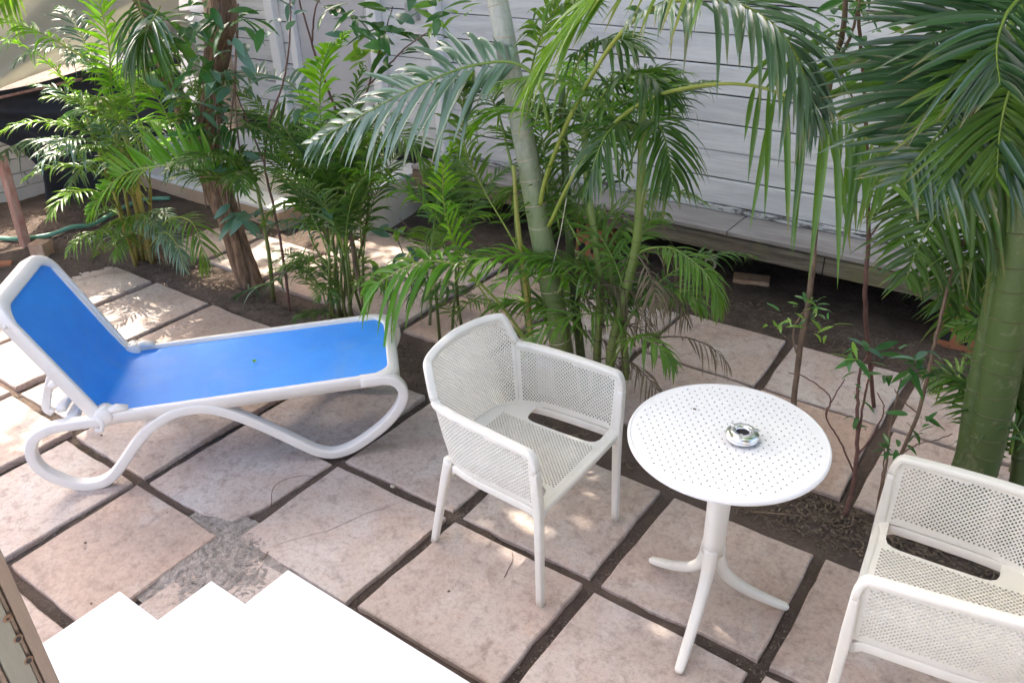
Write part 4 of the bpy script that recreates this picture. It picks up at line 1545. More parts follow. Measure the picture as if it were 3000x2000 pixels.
def cane(palm, inv, ctrl, r0, r1, mat='cane', rings=True, name='cane', n=26, gap=0.085, rm='ringscar_dark'):
    pts = catmull(ctrl, n)
    o = MB().tube(pts, np.linspace(r0, r1, n), 14).obj(name, mat, palm, True)
    o.matrix_parent_inverse = inv
    if rings:
        seg_ = np.linalg.norm(np.diff(pts, axis=0), axis=1); cs = np.concatenate([[0], np.cumsum(seg_)])
        s = gap * 0.6
        while s < cs[-1] - 0.01:
            i = min(int(np.searchsorted(cs, s)) - 1, n - 2); i = max(i, 0)
            f = (s - cs[i]) / seg_[i]
            c = pts[i] * (1 - f) + pts[i + 1] * f
            t = (pts[i + 1] - pts[i]) / seg_[i]
            t = t + rng.normal(0, 0.07, 3)
            t /= np.linalg.norm(t)
            r_ = (r0 + (r1 - r0) * s / cs[-1])
            hh = 0.0022 + r_ * 0.02
            V, Fc = tube_arrays([c - t * hh, c - t * hh * 0.4, c + t * hh * 0.4, c + t * hh], [r_ * 1.005, r_ * 1.03, r_ * 1.03, r_ * 1.005], 14)
            MB().add(V, Fc).obj('ring_scar', rm, o, True)
            s += gap * (1 + rng.normal(0, 0.12)) * (0.55 + 0.9 * s / cs[-1])
    return o


# ---------------------------------------------------------------- main palm
base = onz(1668, 1190)
SY = base[1]
main, MI = palm_thing(base, 'tall palm with pale ringed trunk and arching glossy fronds behind the armchair')
trunk_c = [base + np.array([0, 0, -0.05]), D(1290, 800, SY + .01), D(1262, 640, SY + .02), D(1232, 480, SY + .02), D(1205, 330, SY + .02), D(1178, 190, SY + .02), D(1142, 0, SY + .02), D(1100, -170, SY), D(1060, -330, SY - .05)]
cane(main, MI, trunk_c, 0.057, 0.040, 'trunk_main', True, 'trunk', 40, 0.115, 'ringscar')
# yellow-green young canes round the trunk
for c_, r0, r1, mt in (
        ([D(1230, 905, SY - .05), D(1222, 800, SY - .05), D(1205, 640, SY - .05), D(1188, 500, SY - .06), D(1180, 380, SY - .06)], 0.016, 0.008, 'cane_yellow'),
        ([D(1222, 900, SY + .05), D(1215, 780, SY + .05), D(1190, 560, SY + .08), D(1180, 420, SY + .08)], 0.014, 0.008, 'cane'),
        ([D(1400, 900, SY + .05), D(1405, 800, SY + .06), D(1440, 660, SY + .12), D(1462, 560, SY + .14), D(1472, 420, SY + .15), D(1476, 300, SY + .15), D(1474, 230, SY + .15)], 0.024, 0.016, 'cane'),
        ([D(1370, 905, SY + .10), D(1372, 800, SY + .10), D(1378, 640, SY + .14), D(1350, 430, SY + .16), D(1340, 260, SY + .16)], 0.022, 0.014, 'cane'),
        ([D(1345, 900, SY + .16), D(1330, 780, SY + .16), D(1312, 600, SY + .2), D(1300, 420, SY + .22), D(1290, 200, SY + .22)], 0.024, 0.016, 'trunk_green'),
        ([D(1440, 870, SY + .10), D(1430, 760, SY + .12), D(1405, 660, SY + .18), D(1390, 520, SY + .2)], 0.018, 0.012, 'cane')):
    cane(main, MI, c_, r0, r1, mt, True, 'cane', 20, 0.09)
# signature fronds (rachis traced, depth from the planting strip)
frond(main, [D(1262, 300, SY + .02), D(1235, 190, SY - .02), D(1180, 145, SY - .06), D(1090, 150, SY - .12), D(1000, 180, SY - .2), D(900, 228, SY - .28), D(790, 288, SY - .36), D(715, 330, SY - .42)],
      36, 0.34, 0.029, 'palm_sheen', True, 0.009, 0.002, 'rachis', MI, lift=4, droop=0.34, start=0.27, a0=64, a1=26, up=(0.30, -0.62, 0.72))
frond(main, [D(1240, 470, SY), D(1258, 395, SY), D(1325, 236, SY - .03), D(1430, 72, SY - .06), D(1545, 5, SY - .1), D(1680, 5, SY - .14), D(1790, 70, SY - .18), D(1850, 180, SY - .2), D(1872, 275, SY - .2)],
      52, 0.33, 0.024, 'palm_sheen', True, 0.012, 0.002, 'rachis_yellow', MI, lift=14, droop=0.50, start=0.40, a0=60, a1=28, samples=60, up=(0.12, -0.12, 0.98))
frond(main, [D(1260, 520, SY), D(1320, 400, SY), D(1410, 285, SY), D(1500, 224, SY), D(1618, 196, SY - .02), D(1722, 196, SY - .04), D(1818, 224, SY - .05), D(1903, 256, SY - .06), D(1962, 290, SY - .06), D(2010, 345, SY - .06), D(2046, 425, SY - .06)],
      27, 0.42, 0.023, 'palm', True, 0.010, 0.002, 'rachis_yellow', MI, lift=4, droop=0.30, start=0.50, a0=72, a1=34, samples=60, up=(0.4, -0.80, 0.40))
frond(main, [D(1222, 800, SY - .06), D(1150, 700, SY - .14), D(1078, 629, SY - .22), D(1037, 606, SY - .27), D(981, 600, SY - .32), D(925, 618, SY - .38), D(869, 649, SY - .43), D(848, 664, SY - .45)],
      17, 0.29, 0.030, 'palm_bright', True, 0.008, 0.002, 'rachis_yellow', MI, lift=4, droop=0.55, start=0.40, a0=66, a1=24, up=(0.2, -0.4, 0.9))
# further fronds whose rachis shows
EXTRA = [
    ([D(1222, 780, SY), D(1205, 612, SY), D(1109, 432, SY + .05), D(1070, 345, SY + .05), D(1062, 250, SY + .05), D(1075, 170, SY + .02)], 34, 0.24, 0.016, 'palm', 0.42, 'rachis_yellow'),
    ([D(1215, 790, SY), D(1130, 700, SY - .02), D(1060, 590, SY - .04), D(1025, 500, SY - .06), D(1018, 400, SY - .08), D(1040, 330, SY - .1)], 30, 0.20, 0.018, 'palm_bright', 0.35, 'rachis_yellow'),
    ([D(1445, 640, SY + .14), D(1469, 581, SY + .14), D(1528, 568, SY + .12), D(1577, 590, SY + .1), D(1619, 626, SY + .08), D(1645, 668, SY + .06), D(1650, 720, SY + .05)], 30, 0.15, 0.012, 'palm', 0.6, 'rachis'),
    ([D(1420, 770, SY + .1), D(1480, 690, SY + .16), D(1530, 668, SY + .18), D(1580, 676, SY + .18), D(1620, 712, SY + .18)], 24, 0.17, 0.014, 'palm', 0.5, 'rachis'),
    ([D(1395, 850, SY), D(1430, 795, SY - .05), D(1463, 775, SY - .08), D(1511, 796, SY - .12), D(1543, 840, SY - .14)], 16, 0.16, 0.017, 'palm', 0.55, 'rachis'),
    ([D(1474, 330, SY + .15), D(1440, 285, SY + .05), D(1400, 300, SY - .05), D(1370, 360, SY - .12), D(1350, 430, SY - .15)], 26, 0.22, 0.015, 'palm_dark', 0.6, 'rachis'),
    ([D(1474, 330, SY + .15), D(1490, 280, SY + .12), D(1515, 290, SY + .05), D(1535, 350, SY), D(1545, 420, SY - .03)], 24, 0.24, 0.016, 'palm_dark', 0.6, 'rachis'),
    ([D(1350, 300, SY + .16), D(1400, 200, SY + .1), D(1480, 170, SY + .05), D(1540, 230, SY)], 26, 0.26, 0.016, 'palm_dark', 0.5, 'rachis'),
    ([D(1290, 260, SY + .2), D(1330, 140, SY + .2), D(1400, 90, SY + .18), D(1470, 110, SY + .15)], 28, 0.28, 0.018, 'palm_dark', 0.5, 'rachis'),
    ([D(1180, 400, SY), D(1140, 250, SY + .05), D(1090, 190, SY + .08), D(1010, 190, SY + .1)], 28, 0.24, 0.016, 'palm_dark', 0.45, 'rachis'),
    ([D(1200, 300, SY + .1), D(1230, 120, SY + .1), D(1280, 20, SY + .08), D(1360, 0, SY + .05)], 28, 0.28, 0.018, 'palm', 0.5, 'rachis'),
]
for c_, n_, L_, w_, mt, dp, rm_ in EXTRA:
    frond(main, c_, n_, L_, w_, mt, False, 0.006, 0.0015, rm_, MI, lift=12, droop=dp, start=0.3)
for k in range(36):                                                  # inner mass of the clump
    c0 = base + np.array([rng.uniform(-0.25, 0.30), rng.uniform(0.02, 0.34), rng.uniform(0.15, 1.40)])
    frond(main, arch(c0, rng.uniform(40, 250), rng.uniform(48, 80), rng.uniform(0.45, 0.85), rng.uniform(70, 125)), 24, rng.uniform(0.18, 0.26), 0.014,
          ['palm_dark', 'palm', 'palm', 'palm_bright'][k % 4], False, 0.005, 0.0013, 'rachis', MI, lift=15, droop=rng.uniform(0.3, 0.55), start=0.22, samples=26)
for k in range(15):                                                  # dry hanging fronds
    c0 = base + np.array([rng.uniform(-0.15, 0.42), rng.uniform(0.0, 0.2), rng.uniform(0.25, 0.9)])
    frond(main, arch(c0, rng.uniform(-60, 60), rng.uniform(-10, 30), rng.uniform(0.25, 0.4), 80), 12, 0.12, 0.008, 'palm_dry', False, 0.004, 0.001, 'litter', MI, lift=0, droop=0.9, start=0.3, samples=16)
# upper crown, above the picture: shades the yard
for k in range(5):
    c0 = np.array(D(1085, -260, SY)) + np.array([0, 0, rng.uniform(-0.1, 0.5)])
    frond(main, arch(c0, k * 72 + rng.uniform(-10, 10), rng.uniform(35, 75), rng.uniform(1.3, 1.8), rng.uniform(60, 95)), 38, 0.42, 0.028, 'palm', False, 0.012, 0.002, 'rachis', MI, lift=10, droop=0.4, start=0.18, samples=26)

# ---------------------------------------------------------------- young palm behind, between the pale trunk and the areca clump
base = np.array([-2.78, 3.02, 0.0])
yp, YI = palm_thing(base, 'young feathery palm between the pale palm trunk and the dense areca clump')
for k in range(4):
    a = base + np.array([rng.uniform(-0.12, 0.20), rng.uniform(-0.08, 0.10), -0.03])
    t = a + np.array([rng.uniform(-0.15, 0.15), rng.uniform(-0.06, 0.1), rng.uniform(0.3, 0.8)])
    cane(yp, YI, [a, a * 0.5 + t * 0.5 + rng.normal(0, 0.012, 3), t], 0.010, 0.006, 'cane', False, 'cane', 8)
    for q in range(2):
        frond(yp, arch(t, rng.uniform(0, 360), rng.uniform(50, 85), rng.uniform(0.5, 0.85), rng.uniform(50, 110)), 26, rng.uniform(0.18, 0.26), 0.013, ['palm', 'palm_dark', 'palm_bright'][(k + q) % 3], False, 0.005, 0.0012, 'rachis', YI, lift=16, droop=0.35, start=0.2, samples=26)
for k in range(4):
    a = base + np.array([rng.uniform(-0.2, 0.3), rng.uniform(-0.1, 0.12), rng.uniform(0.02, 0.3)])
    frond(yp, arch(a, rng.uniform(0, 360), rng.uniform(45, 80), rng.uniform(0.3, 0.5), rng.uniform(60, 110)), 20, 0.15, 0.010, ['palm', 'palm_dark'][k % 2], False, 0.003, 0.001, 'rachis', YI, lift=15, droop=0.4, start=0.2, samples=20)

# ---------------------------------------------------------------- right palm
base = onz(2790, 1580)
RY = base[1]
rp, RI = palm_thing(base, 'stout bright green palm stems at the right edge, fronds sweeping down from above')
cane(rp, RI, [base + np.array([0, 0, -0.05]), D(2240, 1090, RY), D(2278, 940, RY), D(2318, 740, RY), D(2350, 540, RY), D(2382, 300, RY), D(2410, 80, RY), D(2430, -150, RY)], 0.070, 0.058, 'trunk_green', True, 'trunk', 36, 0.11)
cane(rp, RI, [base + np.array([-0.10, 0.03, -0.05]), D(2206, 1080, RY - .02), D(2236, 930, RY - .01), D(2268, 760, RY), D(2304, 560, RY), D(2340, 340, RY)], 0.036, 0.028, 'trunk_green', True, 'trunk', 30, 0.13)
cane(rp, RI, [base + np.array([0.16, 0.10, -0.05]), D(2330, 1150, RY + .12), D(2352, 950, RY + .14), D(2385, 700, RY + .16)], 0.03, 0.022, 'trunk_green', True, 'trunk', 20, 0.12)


def Q(px, py, y):
    return ony(px, py, y)


frond(rp, [Q(3140, -200, RY - .15), Q(3050, -60, RY - .2), Q(2970, 60, RY - .25), Q(2908, 150, RY - .3), Q(2857, 225, RY - .34), Q(2815, 290, RY - .38), Q(2765, 373, RY - .42), Q(2700, 450, RY - .45), Q(2650, 520, RY - .46)],
      54, 0.42, 0.0205, 'palm_deep', True, 0.012, 0.002, 'rachis', RI, lift=4, droop=0.14, start=0.10, a0=84, a1=52, samples=60, up=(0.35, -0.65, 0.65))
REX = [
    ([Q(3080, 60, RY - .1), Q(2990, 60, RY - .15), Q(2900, 40, RY - .2), Q(2800, 60, RY - .25), Q(2720, 150, RY - .3), Q(2680, 260, RY - .32)], 44, 0.32, 0.015, 'palm_deep'),
    ([Q(3090, 330, RY), Q(2980, 400, RY), Q(2880, 480, RY), Q(2780, 580, RY), Q(2700, 700, RY), Q(2650, 830, RY)], 42, 0.30, 0.016, 'palm_dark'),
    ([Q(3080, 500, RY + .1), Q(2990, 560, RY + .1), Q(2900, 650, RY + .1), Q(2820, 770, RY + .1), Q(2770, 900, RY + .1)], 32, 0.28, 0.018, 'palm_dark'),
    ([Q(3020, 250, RY + .2), Q(2900, 300, RY + .25), Q(2780, 400, RY + .3), Q(2690, 560, RY + .35), Q(2640, 700, RY + .38)], 34, 0.30, 0.018, 'palm_dark'),
    ([Q(3040, 640, RY + .2), Q(2940, 720, RY + .22), Q(2850, 840, RY + .24), Q(2790, 960, RY + .25)], 28, 0.24, 0.016, 'palm_dark'),
    ([Q(3080, -40, RY - .3), Q(3010, -20, RY - .4), Q(2950, 40, RY - .48), Q(2920, 140, RY - .52), Q(2930, 250, RY - .54)], 26, 0.32, 0.017, 'palm_deep'),
    ([Q(3060, 150, RY - .3), Q(3010, 180, RY - .36), Q(2960, 260, RY - .4), Q(2930, 380, RY - .42), Q(2920, 520, RY - .42)], 36, 0.30, 0.016, 'palm'),
    ([Q(2960, 1330, RY + .1), Q(2990, 1150, RY + .15), Q(2960, 1000, RY + .18), Q(2890, 930, RY + .2), Q(2800, 960, RY + .2)], 24, 0.18, 0.013, 'palm'),
    ([Q(2960, 1380, RY + .2), Q(3010, 1200, RY + .2), Q(3030, 1040, RY + .2), Q(3010, 920, RY + .2)], 26, 0.18, 0.013, 'palm_dark'),
    ([Q(2900, 1330, RY + .2), Q(2870, 1180, RY + .25), Q(2800, 1100, RY + .3), Q(2720, 1110, RY + .3)], 22, 0.16, 0.012, 'palm'),
]
for c_, n_, L_, w_, mt in REX:
    frond(rp, c_, n_, L_, w_, mt, False, 0.007, 0.0015, 'rachis', RI, lift=4, droop=rng.uniform(0.18, 0.34), start=0.16, a0=76, a1=46, up=(0.35, -0.65, 0.65))
for k in range(24):
    c0 = base + np.array([rng.uniform(0.0, 0.5), rng.uniform(0.0, 0.5), rng.uniform(0.1, 1.4)])
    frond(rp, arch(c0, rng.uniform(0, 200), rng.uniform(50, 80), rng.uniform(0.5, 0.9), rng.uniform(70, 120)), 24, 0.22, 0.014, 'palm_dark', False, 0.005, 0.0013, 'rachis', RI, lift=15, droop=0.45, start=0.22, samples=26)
for k in range(20):  # upper crown out of view, made fuller to shade the right side
    c0 = np.array(D(2430, -150, RY)) + np.array([0, 0, rng.uniform(-0.1, 0.5)])
    frond(rp, arch(c0, k * 18 + rng.uniform(-10, 10), rng.uniform(25, 75), rng.uniform(1.3, 1.9), rng.uniform(60, 95)), 38, 0.44, 0.030, 'palm', False, 0.012, 0.002, 'rachis', RI, lift=10, droop=0.4, start=0.18, samples=26)

# ---------------------------------------------------------------- dense areca clump behind the lounger's foot
base = onz(1000, 935)
ac, AI = palm_thing(base, 'dense bushy areca clump with many thin stems behind the foot of the lounger')
AY = base[1]
for k in range(13):
    a = base + np.array([rng.uniform(-0.10, 0.14), rng.uniform(-0.07, 0.10), -0.03])
    t = a + np.array([rng.uniform(-0.12, 0.12), rng.uniform(-0.06, 0.1), rng.uniform(0.35, 0.75)])
    cane(ac, AI, [a, a * 0.5 + t * 0.5 + rng.normal(0, 0.012, 3), t], 0.010, 0.007, 'cane', False, 'cane', 8)
    for q in range(2):
        frond(ac, arch(t, rng.uniform(0, 360), rng.uniform(70, 88), rng.uniform(0.65, 1.0), rng.uniform(25, 75)), 32, rng.uniform(0.16, 0.24), 0.013, ['palm_dark', 'palm', 'palm_dark'][k % 3], False, 0.005, 0.0012, 'rachis', AI, lift=18, droop=0.35, start=0.2, samples=26)
for k in range(14):                                                   # low brush of fine fronds at the base
    a = base + np.array([rng.uniform(-0.16, 0.16), rng.uniform(-0.08, 0.12), rng.uniform(0.02, 0.3)])
    frond(ac, arch(a, rng.uniform(100, 330), rng.uniform(45, 80), rng.uniform(0.25, 0.5), rng.uniform(60, 120)), 20, 0.13, 0.009, ['palm', 'palm_dark'][k % 2], False, 0.003, 0.001, 'rachis', AI, lift=15, droop=0.4, start=0.2, samples=20)
AEX = [
    ([D(760, 640, AY), D(700, 590, AY - .05), D(640, 640, AY - .1), D(560, 670, AY - .14), D(505, 710, AY - .17), D(490, 748, AY - .18)], 26, 0.17, 0.015, 'palm_sheen', 0.5),
    ([D(770, 640, AY), D(720, 560, AY - .05), D(690, 480, AY - .08), D(640, 470, AY - .1), D(600, 520, AY - .12)], 22, 0.16, 0.014, 'palm', 0.5),
    ([D(780, 600, AY), D(720, 520, AY - .02), D(660, 505, AY - .06), D(610, 520, AY - .1)], 20, 0.15, 0.013, 'palm_sheen', 0.5),
    ([D(790, 560, AY + .02), D(845, 430, AY + .05), D(860, 350, AY + .06), D(890, 310, AY + .06), D(950, 330, AY + .05), D(985, 400, AY + .05)], 34, 0.28, 0.016, 'palm', 0.3),
    ([D(790, 600, AY + .02), D(830, 480, AY + .08), D(820, 390, AY + .1), D(790, 330, AY + .12)], 34, 0.24, 0.015, 'palm', 0.25),
    ([D(760, 560, AY + .05), D(700, 430, AY + .08), D(620, 360, AY + .1), D(540, 345, AY + .1)], 30, 0.22, 0.016, 'palm_dark', 0.3),
    ([D(750, 500, AY + .1), D(680, 330, AY + .12), D(590, 260, AY + .14), D(470, 250, AY + .15)], 34, 0.26, 0.018, 'palm_dark', 0.25),
    ([D(740, 420, AY + .1), D(690, 220, AY + .12), D(600, 170, AY + .13), D(500, 170, AY + .12), D(410, 200, AY + .1)], 36, 0.26, 0.018, 'palm_sheen', 0.3),
    ([D(760, 420, AY + .12), D(735, 260, AY + .12), D(745, 140, AY + .12), D(790, 80, AY + .1)], 30, 0.24, 0.02, 'palm_bright', 0.3),
    ([D(800, 700, AY - .04), D(830, 640, AY - .08), D(870, 640, AY - .12), D(900, 690, AY - .14)], 18, 0.13, 0.012, 'palm', 0.5),
]
for c_, n_, L_, w_, mt, dp in AEX:
    frond(ac, c_, n_, L_, w_, mt, False, 0.006, 0.0013, 'rachis', AI, lift=14, droop=dp, start=0.22)

# ---------------------------------------------------------------- bright left palm
base = onz(425, 775)
lp, LI = palm_thing(base, 'yellow stemmed palm with pale sunlit fronds beyond the lounger backrest')
LY = base[1]
for k in range(13):
    a = base + np.array([rng.uniform(-0.10, 0.10), rng.uniform(-0.07, 0.09), -0.03])
    t = a + np.array([rng.uniform(-0.10, 0.18), rng.uniform(-0.05, 0.1), rng.uniform(0.45, 1.3)])
    cane(lp, LI, [a, a * 0.5 + t * 0.5, t], 0.015, 0.010, 'cane_yellow', k < 5, 'cane', 8, 0.07)
    for q in range(2):
        frond(lp, arch(t, rng.uniform(0, 360), rng.uniform(50, 82), rng.uniform(0.5, 0.9), rng.uniform(60, 110)), 26, rng.uniform(0.17, 0.24), 0.014, ['palm', 'palm_sheen', 'palm_bright'][k % 3], False, 0.005, 0.0012, 'rachis_yellow', LI, lift=16, droop=0.4, start=0.2, samples=26)
for k in range(10):
    a = base + np.array([rng.uniform(-0.12, 0.12), rng.uniform(-0.08, 0.08), rng.uniform(0.05, 0.35)])
    frond(lp, arch(a, rng.uniform(180, 380), rng.uniform(20, 60), rng.uniform(0.35, 0.55), rng.uniform(70, 110)), 22, 0.16, 0.010, ['palm', 'palm_sheen'][k % 2], False, 0.004, 0.001, 'rachis', LI, lift=10, droop=0.5, start=0.2, samples=20)
LEX = [
    ([Q(380, 560, LY), Q(264, 479, LY - .08), Q(191, 418, LY - .14), Q(115, 407, LY - .2), Q(38, 430, LY - .26), Q(-25, 480, LY - .3)], 30, 0.22, 0.020, 'palm_sheen', 0.6),
    ([Q(430, 560, LY), Q(383, 491, LY - .04), Q(290, 465, LY - .08), Q(232, 506, LY - .12), Q(191, 570, LY - .14)], 28, 0.20, 0.016, 'palm_sheen', 0.55),
    ([Q(420, 520, LY), Q(335, 300, LY), Q(318, 130, LY), Q(288, 0, LY), Q(250, -120, LY)], 32, 0.26, 0.018, 'palm_bright', 0.35),
    ([Q(430, 500, LY), Q(390, 390, LY), Q(310, 330, LY), Q(230, 320, LY), Q(180, 345, LY)], 34, 0.19, 0.013, 'palm_sheen', 0.4),
    ([Q(430, 480, LY), Q(400, 330, LY + .05), Q(360, 250, LY + .05), Q(310, 200, LY + .05), Q(220, 170, LY + .05)], 30, 0.22, 0.016, 'palm_bright', 0.4),
    ([Q(440, 600, LY), Q(390, 540, LY - .06), Q(330, 540, LY - .12), Q(290, 590, LY - .16)], 26, 0.17, 0.012, 'palm', 0.5),
    ([Q(430, 700, LY), Q(370, 640, LY - .06), Q(320, 660, LY - .1), Q(290, 720, LY - .12), Q(280, 790, LY - .13)], 24, 0.16, 0.010, 'palm', 0.5),
    ([Q(440, 700, LY), Q(500, 640, LY - .06), Q(560, 650, LY - .1), Q(590, 720, LY - .12), Q(600, 800, LY - .12)], 26, 0.18, 0.011, 'palm', 0.5),
    ([Q(440, 720, LY), Q(480, 680, LY - .1), Q(520, 720, LY - .14), Q(540, 790, LY - .16)], 22, 0.14, 0.010, 'palm_sheen', 0.5),
    ([Q(240, 165, LY - .3), Q(160, 118, LY - .36), Q(90, 85, LY - .42), Q(0, 55, LY - .5), Q(-80, 40, LY - .56)], 16, 0.26, 0.018, 'palm_bright', 0.6),
    ([Q(60, -60, LY - .3), Q(40, -30, LY - .34), Q(0, -10, LY - .38), Q(-60, 30, LY - .42)], 20, 0.26, 0.018, 'palm', 0.7),
]
for c_, n_, L_, w_, mt, dp in LEX:
    frond(lp, c_, n_, L_, w_, mt, False, 0.006, 0.0013, 'rachis_yellow', LI, lift=10, droop=dp, start=0.24)
for c_, n_, L_, w_, mt, dp in (
        ([Q(400, -20, LY), Q(415, 40, LY - .05), Q(425, 90, LY - .1), Q(425, 140, LY - .12)], 16, 0.30, 0.020, 'palm_dark', 0.9),
        ([Q(470, 20, LY), Q(440, 70, LY - .1), Q(400, 120, LY - .14), Q(380, 190, LY - .16)], 20, 0.26, 0.018, 'palm_sheen', 0.7),
        ([Q(330, 300, LY), Q(300, 285, LY - .02), Q(285, 300, LY - .04), Q(280, 330, LY - .05)], 16, 0.11, 0.007, 'palm_dry', 1.2),
        ([Q(250, 480, LY - .1), Q(215, 440, LY - .12), Q(190, 420, LY - .14), Q(165, 440, LY - .15)], 14, 0.13, 0.014, 'palm_bright', 0.8),
        ([Q(520, 420, LY), Q(470, 300, LY + .02), Q(420, 240, LY + .03), Q(360, 230, LY + .03)], 30, 0.22, 0.015, 'palm_bright', 0.4),
        ([Q(540, 460, LY + .1), Q(560, 330, LY + .12), Q(600, 250, LY + .12), Q(680, 235, LY + .1)], 32, 0.24, 0.016, 'palm_dark', 0.4),
        ([Q(560, 480, LY + .1), Q(640, 400, LY + .12), Q(730, 370, LY + .12), Q(800, 400, LY + .1)], 30, 0.22, 0.015, 'palm_dark', 0.4)):
    frond(lp, c_, n_, L_, w_, mt, False, 0.005, 0.0013, 'rachis_yellow', LI, lift=10, droop=dp, start=0.15)
# the bright upright-leafleted frond, growing from a thin palm beside the brown tree
base = onz(800, 880)
bp_, BI = palm_thing(base, 'slim palm carrying one frond tinted a sunlit lime green in front of the brown tree')
BY = base[1]
cane(bp_, BI, [base + np.array([0, 0, -0.03]), Q(790, 760, BY), Q(770, 640, BY), Q(755, 561, BY - .01)], 0.014, 0.009, 'cane', True, 'cane', 12, 0.08)
frond(bp_, [Q(755, 561, BY - .01), Q(663, 525, BY - .10), Q(561, 490, BY - .20), Q(459, 487, BY - .28), Q(357, 513, BY - .34), Q(286, 587, BY - .38), Q(262, 625, BY - .40)],
      54, 0.31, 0.029, 'palm_bright', True, 0.008, 0.002, 'rachis', BI, lift=26, droop=0.03, start=0.03, a0=62, a1=30, up=(-0.1, -0.70, 0.70), sides=(1,))
frond(bp_, [Q(461, 488, BY - .28), Q(357, 514, BY - .34), Q(286, 588, BY - .38), Q(260, 628, BY - .40)],
      18, 0.20, 0.020, 'palm_bright', True, 0.004, 0.002, 'rachis', BI, lift=6, droop=0.3, start=0.03, a0=50, a1=24, up=(-0.1, -0.70, 0.70), sides=(-1,))
for k in range(7):
    frond(bp_, arch(np.array(Q(760, 570, BY)) + rng.normal(0, 0.03, 3), rng.uniform(0, 360), rng.uniform(50, 80), rng.uniform(0.5, 0.8), rng.uniform(50, 95)), 24, 0.22, 0.015, 'palm_dark', False, 0.005, 0.0012, 'rachis', BI, lift=15, droop=0.4, start=0.2, samples=26)


# ---------------------------------------------------------------- broad-leaved shrubs and saplings
def leaf_mesh(ln, wd, curve, rndv):
    n_ = 7
    V, Fc = [], []
    for i in range(n_):
        s = i / (n_ - 1)
        w_ = wd * math.sin(math.pi * min(1, s * 0.93 + 0.05)) ** 0.8 * 0.5 * (1 - 0.25 * s)
        z = -curve * ln * s * s
        V += [(-w_, s * ln, z + w_ * 0.28), (0, s * ln, z), (w_, s * ln, z + w_ * 0.28)]
    for i in range(n_ - 1):
        for k in range(2):
            a = i * 3 + k
            Fc.append((a, a + 1, a + 4, a + 3))
    return make_mesh('leaf', V, Fc, True, np.full(len(V), rndv))


LEAFS = {}


def leaf_variant(kind):
    spec = {'broad': (0.135, 0.055, 0.25, 'broad'), 'lime': (0.12, 0.045, 0.2, 'broad_lime'), 'teal': (0.125, 0.050, 0.3, 'broad_teal'),
            'small': (0.065, 0.022, 0.3, 'broad'), 'tiny': (0.045, 0.013, 0.3, 'broad'), 'tinylime': (0.055, 0.016, 0.3, 'broad_lime')}[kind]
    k = (kind, int(rng.integers(3)))
    if k not in LEAFS:
        me = leaf_mesh(spec[0], spec[1], spec[2] * (0.6 + 0.5 * k[1]), rng.random())
        me.materials.append(MAT[spec[3]])
        LEAFS[k] = me
    return LEAFS[k]


def put_leaf(parent, inv, pos, az, el, kind, scale=1.0):
    o = link('leaf', leaf_variant(kind), None, parent)
    o.matrix_parent_inverse = inv
    o.location = pos
    o.rotation_euler = (R(el), R(rng.normal(0, 22)), R(az - 90))
    o.scale = (scale,) * 3
    return o


def shrub(base, label, stems, whorls, mat='twig', r=0.008, cat='shrub', name='shrub', group=None):
    t = empty(name, (base[0], base[1], 0), 0, label, cat, group)
    inv = Matrix.Translation((-base[0], -base[1], 0))
    for ctrl, r0, r1 in stems:
        pts = catmull(ctrl, max(8, 6 * len(ctrl)))
        pts[1:-1] += rng.normal(0, 0.0012, pts[1:-1].shape)
        o = MB().tube(pts, np.linspace(r0, r1, len(pts)), 7).obj('stem', mat, t, True)
        o.matrix_parent_inverse = inv
    for pos, n_, kind, sc_, spread in whorls:
        for k in range(n_):
            put_leaf(t, inv, np.array(pos) + rng.normal(0, spread, 3), k * 360 / n_ + rng.uniform(-25, 25), rng.uniform(-35, 45), kind, sc_ * rng.uniform(0.75, 1.2))
    return t


# brown tree at the left (unseen crown, placed and sized to block the sun over the yard)
base = onz(735, 830)
TYY = base[1]
tree = empty('brown_tree', (base[0], base[1], 0), 0, 'rough brown barked tree with epiphyte leaves among the left palms', 'tree')
TI = Matrix.Translation((-base[0], -base[1], 0))
pth = catmull([base + np.array([0, 0, -0.05]), Q(690, 700, TYY), Q(645, 560, TYY + .03), Q(622, 470, TYY + .05), Q(612, 330, TYY + .08), Q(640, 140, TYY + .08), Q(655, 0, TYY + .08), (-4.15, 3.0, 2.6), (-4.3, 2.8, 3.5)], 70)
trk = MB()
for k in range(6):
    a = k * 1.05
    off = np.stack([0.046 * np.cos(a + np.linspace(0, 3.4, 70)), 0.046 * np.sin(a + np.linspace(0, 3.4, 70)), np.zeros(70)], -1)
    trk.tube(pth + off, np.linspace(0.036, 0.024, 70) * (1 + 0.12 * np.sin(np.linspace(0, 30 + 5 * k, 70) + k)), 10)
o = trk.obj('trunk', 'bark', tree, True); o.matrix_parent_inverse = TI
pth = catmull([Q(560, 430, TYY), Q(525, 330, TYY), Q(490, 230, TYY), Q(455, 120, TYY), Q(410, 0, TYY), (-5.1, 2.7, 2.4), (-5.4, 2.5, 3.2)], 50)
o = MB().tube(pth, np.linspace(0.022, 0.05, 50), 10).obj('trunk', 'bark', tree, True); o.matrix_parent_inverse = TI
o2 = MB().tube(catmull([Q(640, 640, TYY), Q(600, 540, TYY), Q(565, 440, TYY), Q(560, 430, TYY)], 12), 0.022, 8).obj('trunk', 'bark', tree, True); o2.matrix_parent_inverse = TI
